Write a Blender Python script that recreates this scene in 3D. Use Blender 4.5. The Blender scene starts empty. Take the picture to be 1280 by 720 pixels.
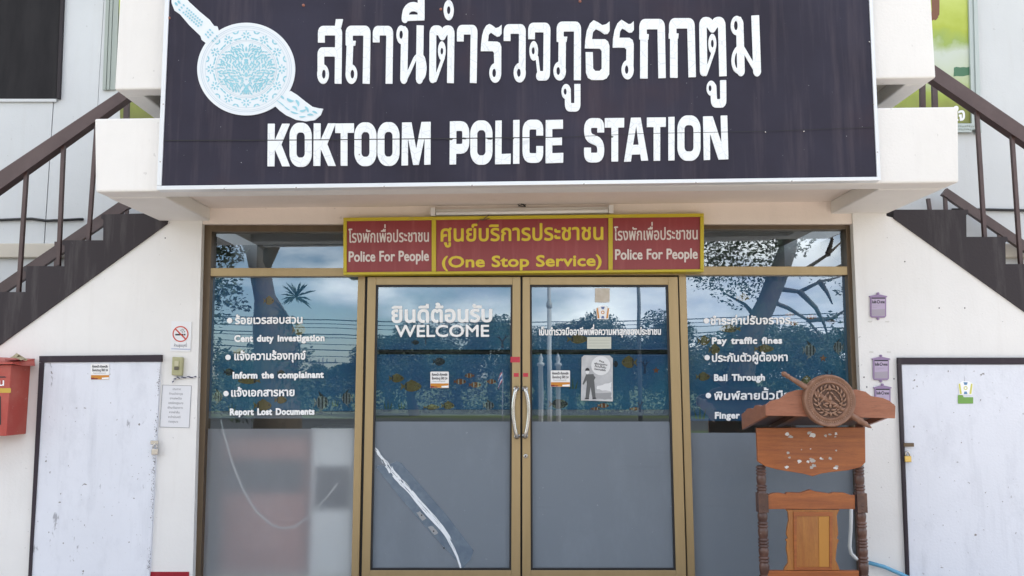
import bpy, bmesh, math, random
import numpy as np
from mathutils import Vector, Matrix
from mathutils.geometry import tessellate_polygon

random.seed(7)
R = math.radians
scene = bpy.context.scene
COL = scene.collection

# ------------------------------------------------------------------ camera
FPX = 1005.0                      # focal length in pixels of the 1280 wide photograph
PITCH = R(6.4)
CAM = Vector((0.0, -5.6, 1.46))
cd = bpy.data.cameras.new('camera')
cd.sensor_width = 36.0
cd.lens = FPX / 1280.0 * 36.0
cd.clip_start = 0.05
cd.clip_end = 3000
cam = bpy.data.objects.new('camera', cd)
COL.objects.link(cam)
cam.location = CAM
cam.rotation_euler = (R(90) + PITCH, 0, 0)
scene.camera = cam

# ------------------------------------------------------------------ light
SUN_EL, SUN_AZ = R(50), R(58)     # the sun stands behind the building: its front is in open shade
world = bpy.data.worlds.new('World')
scene.world = world
world.use_nodes = True
wn, wl = world.node_tree.nodes, world.node_tree.links
bg = wn['Background']
sky = wn.new('ShaderNodeTexSky')
sky.sky_type = 'NISHITA'
sky.sun_disc = False
sky.sun_elevation = SUN_EL
sky.sun_rotation = SUN_AZ
sky.dust_density = 0.8
sky.ozone_density = 2.0
tc = wn.new('ShaderNodeTexCoord')
mp = wn.new('ShaderNodeMapping')
mp.inputs['Scale'].default_value = (1, 1, 2.3)
wl.new(tc.outputs['Generated'], mp.inputs['Vector'])
nz = wn.new('ShaderNodeTexNoise')
nz.inputs['Scale'].default_value = 2.6
nz.inputs['Detail'].default_value = 9
nz.inputs['Roughness'].default_value = 0.55
wl.new(mp.outputs['Vector'], nz.inputs['Vector'])
rp = wn.new('ShaderNodeValToRGB')
rp.color_ramp.elements[0].position = 0.455
rp.color_ramp.elements[1].position = 0.59
wl.new(nz.outputs['Fac'], rp.inputs['Fac'])
nz2 = wn.new('ShaderNodeTexNoise')
nz2.inputs['Scale'].default_value = 5.0
nz2.inputs['Detail'].default_value = 8
wl.new(mp.outputs['Vector'], nz2.inputs['Vector'])
rp2 = wn.new('ShaderNodeValToRGB')
rp2.color_ramp.elements[0].position = 0.35
rp2.color_ramp.elements[0].color = (5.4, 6.3, 8.2, 1)
rp2.color_ramp.elements[1].position = 0.62
rp2.color_ramp.elements[1].color = (17.0, 16.4, 15.4, 1)
wl.new(nz2.outputs['Fac'], rp2.inputs['Fac'])
mx = wn.new('ShaderNodeMix')
mx.data_type = 'RGBA'
wl.new(rp.outputs['Color'], mx.inputs[0])
wl.new(sky.outputs['Color'], mx.inputs[6])
wl.new(rp2.outputs['Color'], mx.inputs[7])
wl.new(mx.outputs[2], bg.inputs['Color'])
bg.inputs['Strength'].default_value = 0.10

sd = bpy.data.lights.new('sun', 'SUN')
sd.energy = 3.6
sd.angle = R(0.6)
sd.color = (1.0, 0.95, 0.87)
sun = bpy.data.objects.new('sun', sd)
COL.objects.link(sun)
to_sun = Vector((math.sin(SUN_AZ) * math.cos(SUN_EL), math.cos(SUN_AZ) * math.cos(SUN_EL), math.sin(SUN_EL)))
sun.rotation_euler = to_sun.to_track_quat('Z', 'Y').to_euler()

scene.view_settings.view_transform = 'Standard'
scene.view_settings.look = 'None'
scene.view_settings.gamma = 1
scene.view_settings.use_curve_mapping = False
scene.view_settings.exposure = 1.36
scene.cycles.max_bounces = 8
scene.cycles.transparent_max_bounces = 12
scene.cycles.caustics_reflective = False
scene.cycles.caustics_refractive = True

# ------------------------------------------------------------------ geometry helpers
CP, SP = math.cos(PITCH), math.sin(PITCH)

def at(x, y, Y):
    """world point that the photograph shows at pixel (x, y) when it lies in the plane Y"""
    a, b = (x - 640.0) / FPX, (360.0 - y) / FPX
    d = Vector((a, CP - b * SP, SP + b * CP))
    return CAM + d * ((Y - CAM.y) / d.y)

def mir(x, y, D, Yg=0.1):
    """world point D metres in front of the glass whose mirror image is at pixel (x, y)"""
    p = at(x, y, Yg + D)
    return Vector((p.x, 2 * Yg - p.y, p.z))

def new_obj(name, me, mats, parent=None):
    o = bpy.data.objects.new(name, me)
    if not isinstance(mats, (list, tuple)):
        mats = [mats]
    for m in mats:
        me.materials.append(m)
    COL.objects.link(o)
    if parent is not None:
        o.parent = parent
        if parent.type == 'EMPTY':
            o.matrix_parent_inverse = Matrix.Translation(-parent.location)
    return o

def tag(o, label, cat, group=None, kind=None):
    if label: o['label'] = label
    if cat: o['category'] = cat
    if group: o['group'] = group
    if kind: o['kind'] = kind
    return o

def empty(name, loc, label, cat, group=None):
    o = bpy.data.objects.new(name, None)
    COL.objects.link(o)
    o.empty_display_size = 0.1
    o.location = loc
    return tag(o, label, cat, group)

class MB:
    """collects simple shapes and builds ONE mesh object"""
    def __init__(self):
        self.v, self.f, self.m, self.sm = [], [], [], []

    def add(self, verts, faces, mi=0, smooth=False):
        n = len(self.v)
        self.v += [tuple(p) for p in verts]
        for f in faces:
            self.f.append(tuple(i + n for i in f))
            self.m.append(mi)
            self.sm.append(smooth)

    def prism(self, front, back, mi=0):
        """closed solid between two matching outlines (front seen from -Y)"""
        n = len(front)
        vs = list(front) + list(back)
        fs = [tuple(range(n)), tuple(reversed(range(n, 2 * n)))]
        for i in range(n):
            j = (i + 1) % n
            fs.append((i, i + n, j + n, j))
        self.add(vs, fs, mi)

    def slab(self, px, Yf, Yb, mi=0):
        """pixel outline drawn in the plane Yf, pushed straight back to Yb"""
        fr = [at(x, y, Yf) for x, y in px]
        bk = [Vector((p.x, Yb, p.z)) for p in fr]
        self.prism(fr, bk, mi)

    def rect(self, x0, y0, x1, y1, Yf, Yb, mi=0):
        self.slab([(x0, y0), (x1, y0), (x1, y1), (x0, y1)], Yf, Yb, mi)

    def box(self, x0, x1, y0, y1, z0, z1, mi=0):
        self.prism([(x0, y0, z0), (x1, y0, z0), (x1, y0, z1), (x0, y0, z1)],
                   [(x0, y1, z0), (x1, y1, z0), (x1, y1, z1), (x0, y1, z1)], mi)

    def poly(self, px, Y, mi=0):
        self.add([at(x, y, Y) for x, y in px], [tuple(range(len(px)))], mi)

    def tube(self, pts, r, n=10, mi=0, caps=True):
        pts = [Vector(p) for p in pts]
        rs = r if isinstance(r, (list, tuple)) else [r] * len(pts)
        rings = []
        prev = None
        for i, p in enumerate(pts):
            d = (pts[min(i + 1, len(pts) - 1)] - pts[max(i - 1, 0)]).normalized()
            if prev is None:
                u = d.orthogonal().normalized()
            else:
                u = (prev - d * prev.dot(d)).normalized()
            prev = u
            w = d.cross(u)
            rings.append([p + (u * math.cos(2 * math.pi * k / n) + w * math.sin(2 * math.pi * k / n)) * rs[i] for k in range(n)])
        vs = [q for rg in rings for q in rg]
        fs = []
        for i in range(len(rings) - 1):
            for k in range(n):
                k2 = (k + 1) % n
                fs.append((i * n + k, i * n + k2, (i + 1) * n + k2, (i + 1) * n + k))
        if caps:
            fs.append(tuple(reversed(range(n))))
            fs.append(tuple(range((len(rings) - 1) * n, len(rings) * n)))
        self.add(vs, fs, mi, True)

    def lathe(self, c, axis, prof, n=24, mi=0):
        """profile [(distance along axis, radius)] turned about axis through c"""
        c, axis = Vector(c), Vector(axis).normalized()
        u = axis.orthogonal().normalized()
        w = axis.cross(u)
        vs, fs = [], []
        for t, r in prof:
            for k in range(n):
                a = 2 * math.pi * k / n
                vs.append(c + axis * t + (u * math.cos(a) + w * math.sin(a)) * max(r, 1e-4))
        for i in range(len(prof) - 1):
            for k in range(n):
                k2 = (k + 1) % n
                fs.append((i * n + k, i * n + k2, (i + 1) * n + k2, (i + 1) * n + k))
        self.add(vs, fs, mi, True)

    def ball(self, c, rx, ry, rz, nu=12, nv=8, mi=0):
        c = Vector(c)
        vs, fs = [], []
        for i in range(nv + 1):
            t = math.pi * i / nv
            for k in range(nu):
                a = 2 * math.pi * k / nu
                vs.append(c + Vector((rx * math.sin(t) * math.cos(a), ry * math.sin(t) * math.sin(a), rz * math.cos(t))))
        for i in range(nv):
            for k in range(nu):
                k2 = (k + 1) % nu
                fs.append((i * nu + k, i * nu + k2, (i + 1) * nu + k2, (i + 1) * nu + k))
        self.add(vs, fs, mi, True)

    def build(self, name, mats, parent=None, bevel=0.0, fix=True):
        me = bpy.data.meshes.new(name)
        me.from_pydata(self.v, [], self.f)
        me.polygons.foreach_set('material_index', self.m)
        me.polygons.foreach_set('use_smooth', self.sm)
        if fix:
            bm = bmesh.new()
            bm.from_mesh(me)
            bmesh.ops.recalc_face_normals(bm, faces=bm.faces)
            bm.to_mesh(me)
            bm.free()
        me.update()
        o = new_obj(name, me, mats, parent)
        if bevel > 0:
            b = o.modifiers.new('bevel', 'BEVEL')
            b.width = bevel
            b.segments = 2
            b.limit_method = 'ANGLE'
            b.angle_limit = R(40)
        return o

# ------------------------------------------------------------------ materials
def mat(name, color, rough=0.6, metal=0.0, coat=0.0, spec=0.5):
    m = bpy.data.materials.new(name)
    m.use_nodes = True
    b = m.node_tree.nodes['Principled BSDF']
    b.inputs['Base Color'].default_value = (*color, 1)
    b.inputs['Roughness'].default_value = rough
    b.inputs['Metallic'].default_value = metal
    b.inputs['Coat Weight'].default_value = coat
    b.inputs['Specular IOR Level'].default_value = spec
    return m

def coords(m, scale):
    n, l = m.node_tree.nodes, m.node_tree.links
    t = n.new('ShaderNodeTexCoord')
    p = n.new('ShaderNodeMapping')
    p.inputs['Scale'].default_value = scale if isinstance(scale, (tuple, list)) else (scale,) * 3
    l.new(t.outputs['Object'], p.inputs['Vector'])
    return p.outputs['Vector']

def noise(m, scale, detail=5, rough=0.55, lo=0.4, hi=0.6, vec_scale=1.0):
    n, l = m.node_tree.nodes, m.node_tree.links
    t = n.new('ShaderNodeTexNoise')
    t.inputs['Scale'].default_value = scale
    t.inputs['Detail'].default_value = detail
    t.inputs['Roughness'].default_value = rough
    l.new(coords(m, vec_scale), t.inputs['Vector'])
    r = n.new('ShaderNodeMapRange')
    r.inputs['From Min'].default_value = lo
    r.inputs['From Max'].default_value = hi
    l.new(t.outputs['Fac'], r.inputs['Value'])
    return r.outputs['Result']

def layer(m, fac, color, amount=1.0):
    """mix color over the present base colour by fac * amount"""
    n, l = m.node_tree.nodes, m.node_tree.links
    b = n['Principled BSDF']
    x = n.new('ShaderNodeMix')
    x.data_type = 'RGBA'
    s = b.inputs['Base Color']
    if s.is_linked:
        l.new(s.links[0].from_socket, x.inputs[6])
    else:
        x.inputs[6].default_value = s.default_value
    x.inputs[7].default_value = (*color, 1)
    k = n.new('ShaderNodeMath')
    k.operation = 'MULTIPLY'
    k.inputs[1].default_value = amount
    l.new(fac, k.inputs[0])
    l.new(k.outputs[0], x.inputs[0])
    l.new(x.outputs[2], s)

def bump(m, fac, strength=0.2, dist=0.002):
    n, l = m.node_tree.nodes, m.node_tree.links
    b = n['Principled BSDF']
    u = n.new('ShaderNodeBump')
    u.inputs['Strength'].default_value = strength
    u.inputs['Distance'].default_value = dist
    l.new(fac, u.inputs['Height'])
    l.new(u.outputs['Normal'], b.inputs['Normal'])

def wallpaint(name, color, dirt=(0.42, 0.38, 0.33), specks=0.5, streak=0.11):
    m = mat(name, color, 0.75, spec=0.25)
    layer(m, noise(m, 1.3, 6, 0.6, 0.35, 0.75), tuple(c * 0.88 for c in color), 0.7)
    layer(m, noise(m, 2.2, 6, 0.62, 0.52, 0.8, (5, 5, 0.5)), dirt, streak)
    layer(m, noise(m, 30, 3, 0.5, 0.71, 0.75), (0.18, 0.16, 0.15), specks)
    bump(m, noise(m, 60, 5, 0.6, 0.2, 0.8), 0.25, 0.004)
    return m

M = {}
M['wall'] = wallpaint('wall_paint', (0.79, 0.782, 0.768))
M['cream'] = wallpaint('parapet_paint', (0.815, 0.80, 0.775), specks=0.25, streak=0.08)
M['soffit'] = wallpaint('soffit_bounce_paint', (0.84, 0.755, 0.69), specks=0.2, streak=0.1)  # pinkish light bounced off the ground is put into this colour
M['upper'] = wallpaint('upper_wall_paint', (0.66, 0.68, 0.69), specks=0.2)
M['ledge'] = wallpaint('ledge_paint', (0.62, 0.57, 0.49), specks=0.2)
M['door_white'] = wallpaint('storage_door_paint', (0.74, 0.765, 0.83), dirt=(0.40, 0.42, 0.48), specks=0.9, streak=0.35)
dw = M['door_white']
layer(dw, noise(dw, 4, 7, 0.7, 0.52, 0.8, (1.2, 1, 0.6)), (0.50, 0.52, 0.58), 0.55)
layer(dw, noise(dw, 45, 3, 0.6, 0.70, 0.74, (1, 1, .6)), (0.10, 0.10, 0.12), 0.6)
layer(dw, noise(dw, 14, 4, 0.7, 0.66, 0.72, (1, 1, 0.35)), (0.12, 0.12, 0.14), 0.55)
M['dark_paint'] = wallpaint('dark_plum_paint', (0.045, 0.036, 0.045), dirt=(0.10, 0.09, 0.09), specks=0.0, streak=0.5)
M['stringer'] = wallpaint('charcoal_paint', (0.042, 0.036, 0.040), dirt=(0.13, 0.12, 0.12), specks=0.0, streak=0.6)
layer(M['stringer'], noise(M['stringer'], 9, 5, 0.7, 0.68, 0.74), (0.35, 0.34, 0.33), 0.5)
M['concrete'] = wallpaint('worn_concrete', (0.33, 0.31, 0.29))
M['rail'] = mat('brown_rail_paint', (0.065, 0.034, 0.032), 0.38)
layer(M['rail'], noise(M['rail'], 6, 5, 0.6, 0.4, 0.75), (0.11, 0.07, 0.066), 0.6)
M['bronze'] = mat('bronze_aluminium', (0.40, 0.295, 0.155), 0.38, 0.45)
layer(M['bronze'], noise(M['bronze'], 3, 6, 0.6, 0.4, 0.8, (6, 6, 0.6)), (0.33, 0.24, 0.115), 0.6)
M['bronze_dark'] = mat('dark_bronze_aluminium', (0.115, 0.08, 0.05), 0.42, 0.4)
layer(M['bronze_dark'], noise(M['bronze_dark'], 3, 6, 0.6, 0.4, 0.8, (6, 6, 0.6)), (0.17, 0.125, 0.075), 0.6)
M['gasket_and_gap'] = mat('black_gasket', (0.012, 0.011, 0.012), 0.5)
M['steel'] = mat('worn_steel', (0.55, 0.53, 0.50), 0.25, 0.9)
M['brass'] = mat('brass', (0.62, 0.45, 0.15), 0.3, 0.8)
M['black'] = mat('black_plastic', (0.015, 0.015, 0.017), 0.5)
M['white'] = mat('white_vinyl', (0.86, 0.87, 0.88), 0.5)
M['red_base'] = wallpaint('red_base_paint', (0.30, 0.018, 0.03))
M['ground'] = mat('yard_concrete', (0.50, 0.44, 0.385), 0.85)
layer(M['ground'], noise(M['ground'], 0.8, 8, 0.65, 0.3, 0.7), (0.38, 0.33, 0.285), 0.7)
M['asphalt'] = mat('asphalt', (0.05, 0.05, 0.052), 0.9)
M['grass'] = mat('lawn', (0.06, 0.10, 0.025), 0.9)
layer(M['grass'], noise(M['grass'], 0.7, 8, 0.7, 0.35, 0.7), (0.11, 0.11, 0.04), 0.7)

def printed(name, c1, c2, scale=3.0, rough=0.6, vs=1.0):
    m = mat(name, c1, rough)
    layer(m, noise(m, scale, 6, 0.6, 0.35, 0.65, vs), c2, 1.0)
    return m

def glass_mat(name, refl, tint, rough=0.0):
    """reflective sheet: what lies behind shows through between the reflections"""
    m = bpy.data.materials.new(name)
    m.use_nodes = True
    n, l = m.node_tree.nodes, m.node_tree.links
    n.remove(n['Principled BSDF'])
    out = n['Material Output']
    tr = n.new('ShaderNodeBsdfTransparent')
    tr.inputs['Color'].default_value = (*tint, 1)
    gl = n.new('ShaderNodeBsdfGlossy')
    gl.inputs['Roughness'].default_value = rough
    gl.inputs['Color'].default_value = (0.82, 0.92, 1.0, 1)
    lw = n.new('ShaderNodeLayerWeight')
    lw.inputs['Blend'].default_value = 0.35
    mr = n.new('ShaderNodeMapRange')
    mr.inputs['To Min'].default_value = refl
    mr.inputs['To Max'].default_value = 1.0
    l.new(lw.outputs['Fresnel'], mr.inputs['Value'])
    # slight waviness of old panes
    t = n.new('ShaderNodeTexNoise')
    t.inputs['Scale'].default_value = 3.0
    t.inputs['Detail'].default_value = 1
    u = n.new('ShaderNodeBump')
    u.inputs['Strength'].default_value = 0.018
    u.inputs['Distance'].default_value = 0.01
    c = n.new('ShaderNodeTexCoord')
    l.new(c.outputs['Object'], t.inputs['Vector'])
    l.new(t.outputs['Fac'], u.inputs['Height'])
    l.new(u.outputs['Normal'], gl.inputs['Normal'])
    x = n.new('ShaderNodeMixShader')
    l.new(mr.outputs['Result'], x.inputs['Fac'])
    l.new(tr.outputs[0], x.inputs[1])
    l.new(gl.outputs[0], x.inputs[2])
    l.new(x.outputs[0], out.inputs['Surface'])
    return m

M['glass'] = glass_mat('reflective_glass', 0.185, (0.78, 0.86, 0.90))

def frosted_mat(name, clear, base):
    m = bpy.data.materials.new(name)
    m.use_nodes = True
    n, l = m.node_tree.nodes, m.node_tree.links
    b = n['Principled BSDF']
    b.inputs['Base Color'].default_value = (*base, 1)
    b.inputs['Roughness'].default_value = 0.55
    layer(m, noise(m, 1.2, 6, 0.6, 0.35, 0.75), tuple(q * 1.1 for q in base), 0.8)
    layer(m, noise(m, 40, 2, 0.5, 0.74, 0.77), (0.5, 0.52, 0.55), 0.6)
    layer(m, noise(m, 3.0, 7, 0.7, 0.5, 0.85, (1.5, 1.5, .7)), tuple(q * 1.35 + .02 for q in base), 0.7)
    layer(m, noise(m, 5.0, 5, 0.7, 0.62, 0.75, (.35, .35, 3.0)), tuple(q * 0.82 for q in base), 0.5)
    rf = n.new('ShaderNodeBsdfRefraction')
    rf.inputs['Roughness'].default_value = 0.62
    rf.inputs['IOR'].default_value = 1.3
    rf.inputs['Color'].default_value = (0.9, 0.93, 0.95, 1)
    x = n.new('ShaderNodeMixShader')
    x.inputs['Fac'].default_value = clear
    l.new(b.outputs[0], x.inputs[1])
    l.new(rf.outputs[0], x.inputs[2])
    l.new(x.outputs[0], n['Material Output'].inputs['Surface'])
    return m
M['frost'] = frosted_mat('frosted_film', 0.2, (0.190, 0.225, 0.270))
M['frost_thin'] = frosted_mat('thin_frosted_film', 0.64, (0.44, 0.48, 0.53))
M['sea'] = printed('sea_print_film', (0.020, 0.090, 0.215), (0.026, 0.155, 0.25), 2.0)
layer(M['sea'], noise(M['sea'], 9, 6, 0.7, 0.5, 0.72), (0.05, 0.16, 0.22), 0.6)
M['greyfilm'] = printed('grey_film', (0.17, 0.195, 0.225), (0.19, 0.21, 0.24))

# ------------------------------------------------------------------ flat shapes from stroke fields
def rdp(pts, tol):
    if len(pts) < 3:
        return pts
    a, b = np.array(pts[0]), np.array(pts[-1])
    P = np.array(pts)
    d = b - a
    L = np.hypot(*d)
    if L < 1e-9:
        dist = np.hypot(*(P - a).T)
    else:
        dist = np.abs(d[0] * (P[:, 1] - a[1]) - d[1] * (P[:, 0] - a[0])) / L
    i = int(dist.argmax())
    if dist[i] > tol:
        return rdp(pts[:i + 1], tol)[:-1] + rdp(pts[i:], tol)
    return [pts[0], pts[-1]]

def contours(V, x0, y0, st, tol):
    """closed outlines of the region V < 0 (marching squares)"""
    ny, nx = V.shape
    ins = V < 0
    act = np.argwhere((ins[:-1, :-1] != ins[1:, 1:]) | (ins[:-1, 1:] != ins[1:, :-1]) | (ins[:-1, :-1] != ins[:-1, 1:]))
    nxt, pos = {}, {}
    def pt(i, j, k, l):
        key = (i, j, k, l)
        if key not in pos:
            a, b = V[i, j], V[k, l]
            t = a / (a - b)
            pos[key] = (x0 + st * (j + (l - j) * t), y0 + st * (i + (k - i) * t))
        return key
    for i, j in act:
        i, j = int(i), int(j)
        c = [(i, j), (i, j + 1), (i + 1, j + 1), (i + 1, j)]
        s = [bool(ins[p]) for p in c]
        cr = []
        for e in range(4):
            p, q = c[e], c[(e + 1) % 4]
            if s[e] != s[(e + 1) % 4]:
                a, b = (p, q) if p < q else (q, p)
                cr.append((pt(*a, *b), s[e]))       # True: leaving the inside
        if len(cr) == 2:
            a = [k for k, f in cr if f][0]
            b = [k for k, f in cr if not f][0]
            nxt[a] = b
        elif len(cr) == 4:
            for e in range(4):
                if cr[e][1]:
                    nxt[cr[e][0]] = cr[(e + 1) % 4][0]
    loops = []
    while nxt:
        s0, k = next(iter(nxt.items()))
        lp = [s0]
        del nxt[s0]
        while k != s0 and k in nxt:
            lp.append(k)
            k = nxt.pop(k)
        P = [pos[q] for q in lp]
        if len(P) < 4:
            continue
        h = len(P) // 2
        P = rdp(P[:h + 1], tol)[:-1] + rdp(P[h:] + [P[0]], tol)[:-1]
        if len(P) >= 3:
            loops.append(P)
    return loops

def area(P):
    return 0.5 * sum(P[i][0] * P[(i + 1) % len(P)][1] - P[(i + 1) % len(P)][0] * P[i][1] for i in range(len(P)))

def inside(p, P):
    r = False
    for i in range(len(P)):
        a, b = P[i], P[i - 1]
        if (a[1] > p[1]) != (b[1] > p[1]) and p[0] < (b[0] - a[0]) * (p[1] - a[1]) / (b[1] - a[1]) + a[0]:
            r = not r
    return r

def loops_into(mb, loops, Y, thick=0.0, mi=0, to3=None):
    to3 = to3 or (lambda x, y: at(x, y, Y))
    if not loops:
        return
    sg = area(max(loops, key=lambda P: abs(area(P))))
    outer = [P for P in loops if area(P) * sg > 0]
    holes = [P for P in loops if area(P) * sg <= 0]
    for O in outer:
        hs = [H for H in holes if inside(H[0], O)]
        tri = tessellate_polygon([[Vector((x, y, 0)) for x, y in L] for L in [O] + hs])
        flat = [p for L in [O] + hs for p in L]
        v3 = [to3(x, y) for x, y in flat]
        fs = []
        for a, b, c in tri:
            n = (v3[b] - v3[a]).cross(v3[c] - v3[a])
            fs.append((a, b, c) if n.y < 0 else (a, c, b))
        mb.add(v3, fs, mi)
        if thick:
            n0 = 0
            for L in [O] + hs:
                q = v3[n0:n0 + len(L)]
                n0 += len(L)
                m = len(L)
                mb.add(q + [Vector((p.x, p.y + thick, p.z)) for p in q],
                       [(i, (i + 1) % m, (i + 1) % m + m, i + m) for i in range(m)], mi)

class Field:
    """strokes in crop pixels; k scales y so that level strokes come out heavier than upright ones"""
    def __init__(self, ox, oy, sc, k=0.72):
        self.ox, self.oy, self.sc, self.k = ox, oy, sc, k
        self.ops = []

    def stroke(self, pts, w, flat=(True, True), fil=16, sub=False):
        pts = [np.array((x, y * self.k), float) for x, y in pts]
        if fil:
            q = [pts[0]]
            for i in range(1, len(pts) - 1):
                a, b, c = pts[i - 1], pts[i], pts[i + 1]
                u, v = a - b, c - b
                lu, lv = np.hypot(*u), np.hypot(*v)
                r = min(fil, lu * 0.45, lv * 0.45)
                p0, p2 = b + u / lu * r, b + v / lv * r
                for t in (0, .25, .5, .75, 1):
                    q.append((1 - t) ** 2 * p0 + 2 * t * (1 - t) * b + t * t * p2)
            q.append(pts[-1])
            pts = q
        self.ops.append(('s', pts, w, flat, sub))
        return self

    def poly(self, pts, sub=False):
        self.ops.append(('p', [np.array((x, y * self.k), float) for x, y in pts], sub))
        return self

    def ell(self, cx, cy, rx, ry, hx=0, hy=0, hcx=None, hcy=None):
        self.ops.append(('e', cx, cy * self.k, rx, ry * self.k, False))
        if hx:
            self.ops.append(('e', cx if hcx is None else hcx, (cy if hcy is None else hcy) * self.k, hx, hy * self.k, True))
        return self

    def rbox(self, x0, y0, x1, y1, r, sub=False):
        self.ops.append(('b', x0, y0 * self.k, x1, y1 * self.k, r, sub))
        return self

    def eval(self, X, Y):
        D = np.full(X.shape, 1e3)
        late = []
        for o in self.ops:
            sub = o[-1]
            if o[0] == 's':
                pts, w, flat = o[1], o[2], o[3]
                d = np.full(X.shape, 1e3)
                for i in range(len(pts) - 1):
                    a, b = pts[i], pts[i + 1]
                    e = b - a
                    L = np.hypot(*e)
                    if L < 1e-6:
                        continue
                    e = e / L
                    px, py = X - a[0], Y - a[1]
                    s = px * e[0] + py * e[1]
                    t = np.clip(s, 0, L)
                    q = np.hypot(px - t * e[0], py - t * e[1]) - w / 2
                    if i == 0 and flat[0]:
                        q = np.maximum(q, -s)
                    if i == len(pts) - 2 and flat[1]:
                        q = np.maximum(q, s - L)
                    d = np.minimum(d, q)
            elif o[0] == 'p':
                P = o[1]
                d2 = np.full(X.shape, 1e12)
                sg = np.ones(X.shape)
                for i in range(len(P)):
                    a, b = P[i], P[i - 1]
                    e = b - a
                    wx, wy = X - a[0], Y - a[1]
                    t = np.clip((wx * e[0] + wy * e[1]) / max(e @ e, 1e-9), 0, 1)
                    d2 = np.minimum(d2, (wx - e[0] * t) ** 2 + (wy - e[1] * t) ** 2)
                    c1, c2, c3 = Y >= a[1], Y < b[1], e[0] * wy > e[1] * wx
                    sg = np.where((c1 & c2 & c3) | (~c1 & ~c2 & ~c3), -sg, sg)
                d = sg * np.sqrt(d2)
            elif o[0] == 'e':
                cx, cy, rx, ry = o[1:5]
                k1 = np.hypot((X - cx) / rx, (Y - cy) / ry)
                k2 = np.hypot((X - cx) / rx ** 2, (Y - cy) / ry ** 2)
                d = k1 * (k1 - 1) / np.maximum(k2, 1e-6)
            else:
                x0, y0, x1, y1, r = o[1:6]
                qx = np.abs(X - (x0 + x1) / 2) - (x1 - x0) / 2 + r
                qy = np.abs(Y - (y0 + y1) / 2) - (y1 - y0) / 2 + r
                d = np.minimum(np.maximum(qx, qy), 0) + np.hypot(np.maximum(qx, 0), np.maximum(qy, 0)) - r
            if sub:
                late.append(d)
            else:
                D = np.minimum(D, d)
        for d in late:
            D = np.maximum(D, -d)
        return D

    def loops(self, step_px=0.33, tol_px=0.05):
        st = step_px / self.sc
        xs, ys = [], []
        for o in self.ops:
            if o[-1]:
                continue
            if o[0] == 's':
                for p in o[1]:
                    xs += [p[0] - o[2], p[0] + o[2]]; ys += [p[1] - o[2], p[1] + o[2]]
            elif o[0] == 'p':
                for p in o[1]:
                    xs.append(p[0]); ys.append(p[1])
            elif o[0] == 'e':
                xs += [o[1] - o[3], o[1] + o[3]]; ys += [o[2] - o[4], o[2] + o[4]]
            else:
                xs += [o[1], o[3]]; ys += [o[2], o[4]]
        x0, x1, y0, y1 = min(xs) - 3 * st, max(xs) + 3 * st, min(ys) - 3 * st, max(ys) + 3 * st
        X, Y = np.meshgrid(np.arange(x0, x1 + st, st), np.arange(y0, y1 + st, st))
        V = self.eval(X, Y) + 1e-7
        return [[(self.ox + x * self.sc, self.oy + y / self.k * self.sc) for x, y in P]
                for P in contours(V, x0, y0, st, tol_px / self.sc)]

# ------------------------------------------------------------------ small lettering with the built-in font
_gl = {}
def _tess(s, off):
    c = bpy.data.curves.new('glyph', 'FONT')
    c.body = s
    c.size = 1
    c.offset = off
    c.resolution_u = 3
    o = bpy.data.objects.new('glyph', c)
    COL.objects.link(o)
    bpy.context.view_layer.update()
    ev = o.evaluated_get(bpy.context.evaluated_depsgraph_get())
    me = ev.to_mesh()
    v = [(p.co.x, p.co.y) for p in me.vertices]
    f = [tuple(p.vertices) for p in me.polygons]
    ev.to_mesh_clear()
    bpy.data.objects.remove(o)
    bpy.data.curves.remove(c)
    return v, f

def glyph(ch, off):
    k = (ch, off)
    if k not in _gl:
        if ch == ' ':
            _gl[k] = ([], [], 0.30)
        else:
            v, f = _tess(ch, off)
            if ('b', 0) not in _gl:
                _gl[('b', 0)] = max(p[0] for p in _tess('||', 0)[0])
            adv = max(p[0] for p in _tess('|' + ch + '|', 0)[0]) - _gl[('b', 0)]
            _gl[k] = (v, f, adv)
    return _gl[k]

ABOVE, TONE = set('\u0e34\u0e35\u0e36\u0e37\u0e31\u0e4d'), set('\u0e48\u0e49\u0e4a\u0e4b\u0e4c')
def text_into(mb, s, x0, x1, yb0, yb1, h, Y, bold=0.02, mi=0, space=0.30, track=0.0):
    """a line of writing from pixel x0 to x1 on a base line yb0..yb1; h = height of a capital / Thai consonant"""
    pen, parts, prev = 0.0, [], ''
    thai = any('\u0e00' < c < '\u0e7f' for c in s)
    for ch in s:
        v, f, adv = glyph(ch, 0)
        if ch == ' ':
            adv = space
        dx = dy = 0.0
        if ch in TONE and prev in ABOVE:
            dy = 0.22
        parts.append((v, f, pen + dx, dy))
        if adv > 0.001:
            pen += adv + track
        prev = ch
    xs = [p[0] + q for v, f, q, dy in parts for p in v]
    a, b = min(xs) - .6 * bold, max(xs) + .6 * bold
    ref = 0.558 if thai else 0.70
    k, ky = (x1 - x0) / (b - a), h / ref
    for v, f, q, dy in parts:
        if not v:
            continue
        px = [(x0 + (p[0] + q - a) * k, p[1] + dy) for p in v]
        q2 = [(x, yb0 + (yb1 - yb0) * (x - x0) / (x1 - x0) - y * ky) for x, y in px]
        if bold > 0:
            loops_into(mb, dilate(q2, f, bold * ky, h / 26), Y, 0, mi)
        else:
            mb.add([at(x, y, Y) for x, y in q2], f, mi)

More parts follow.
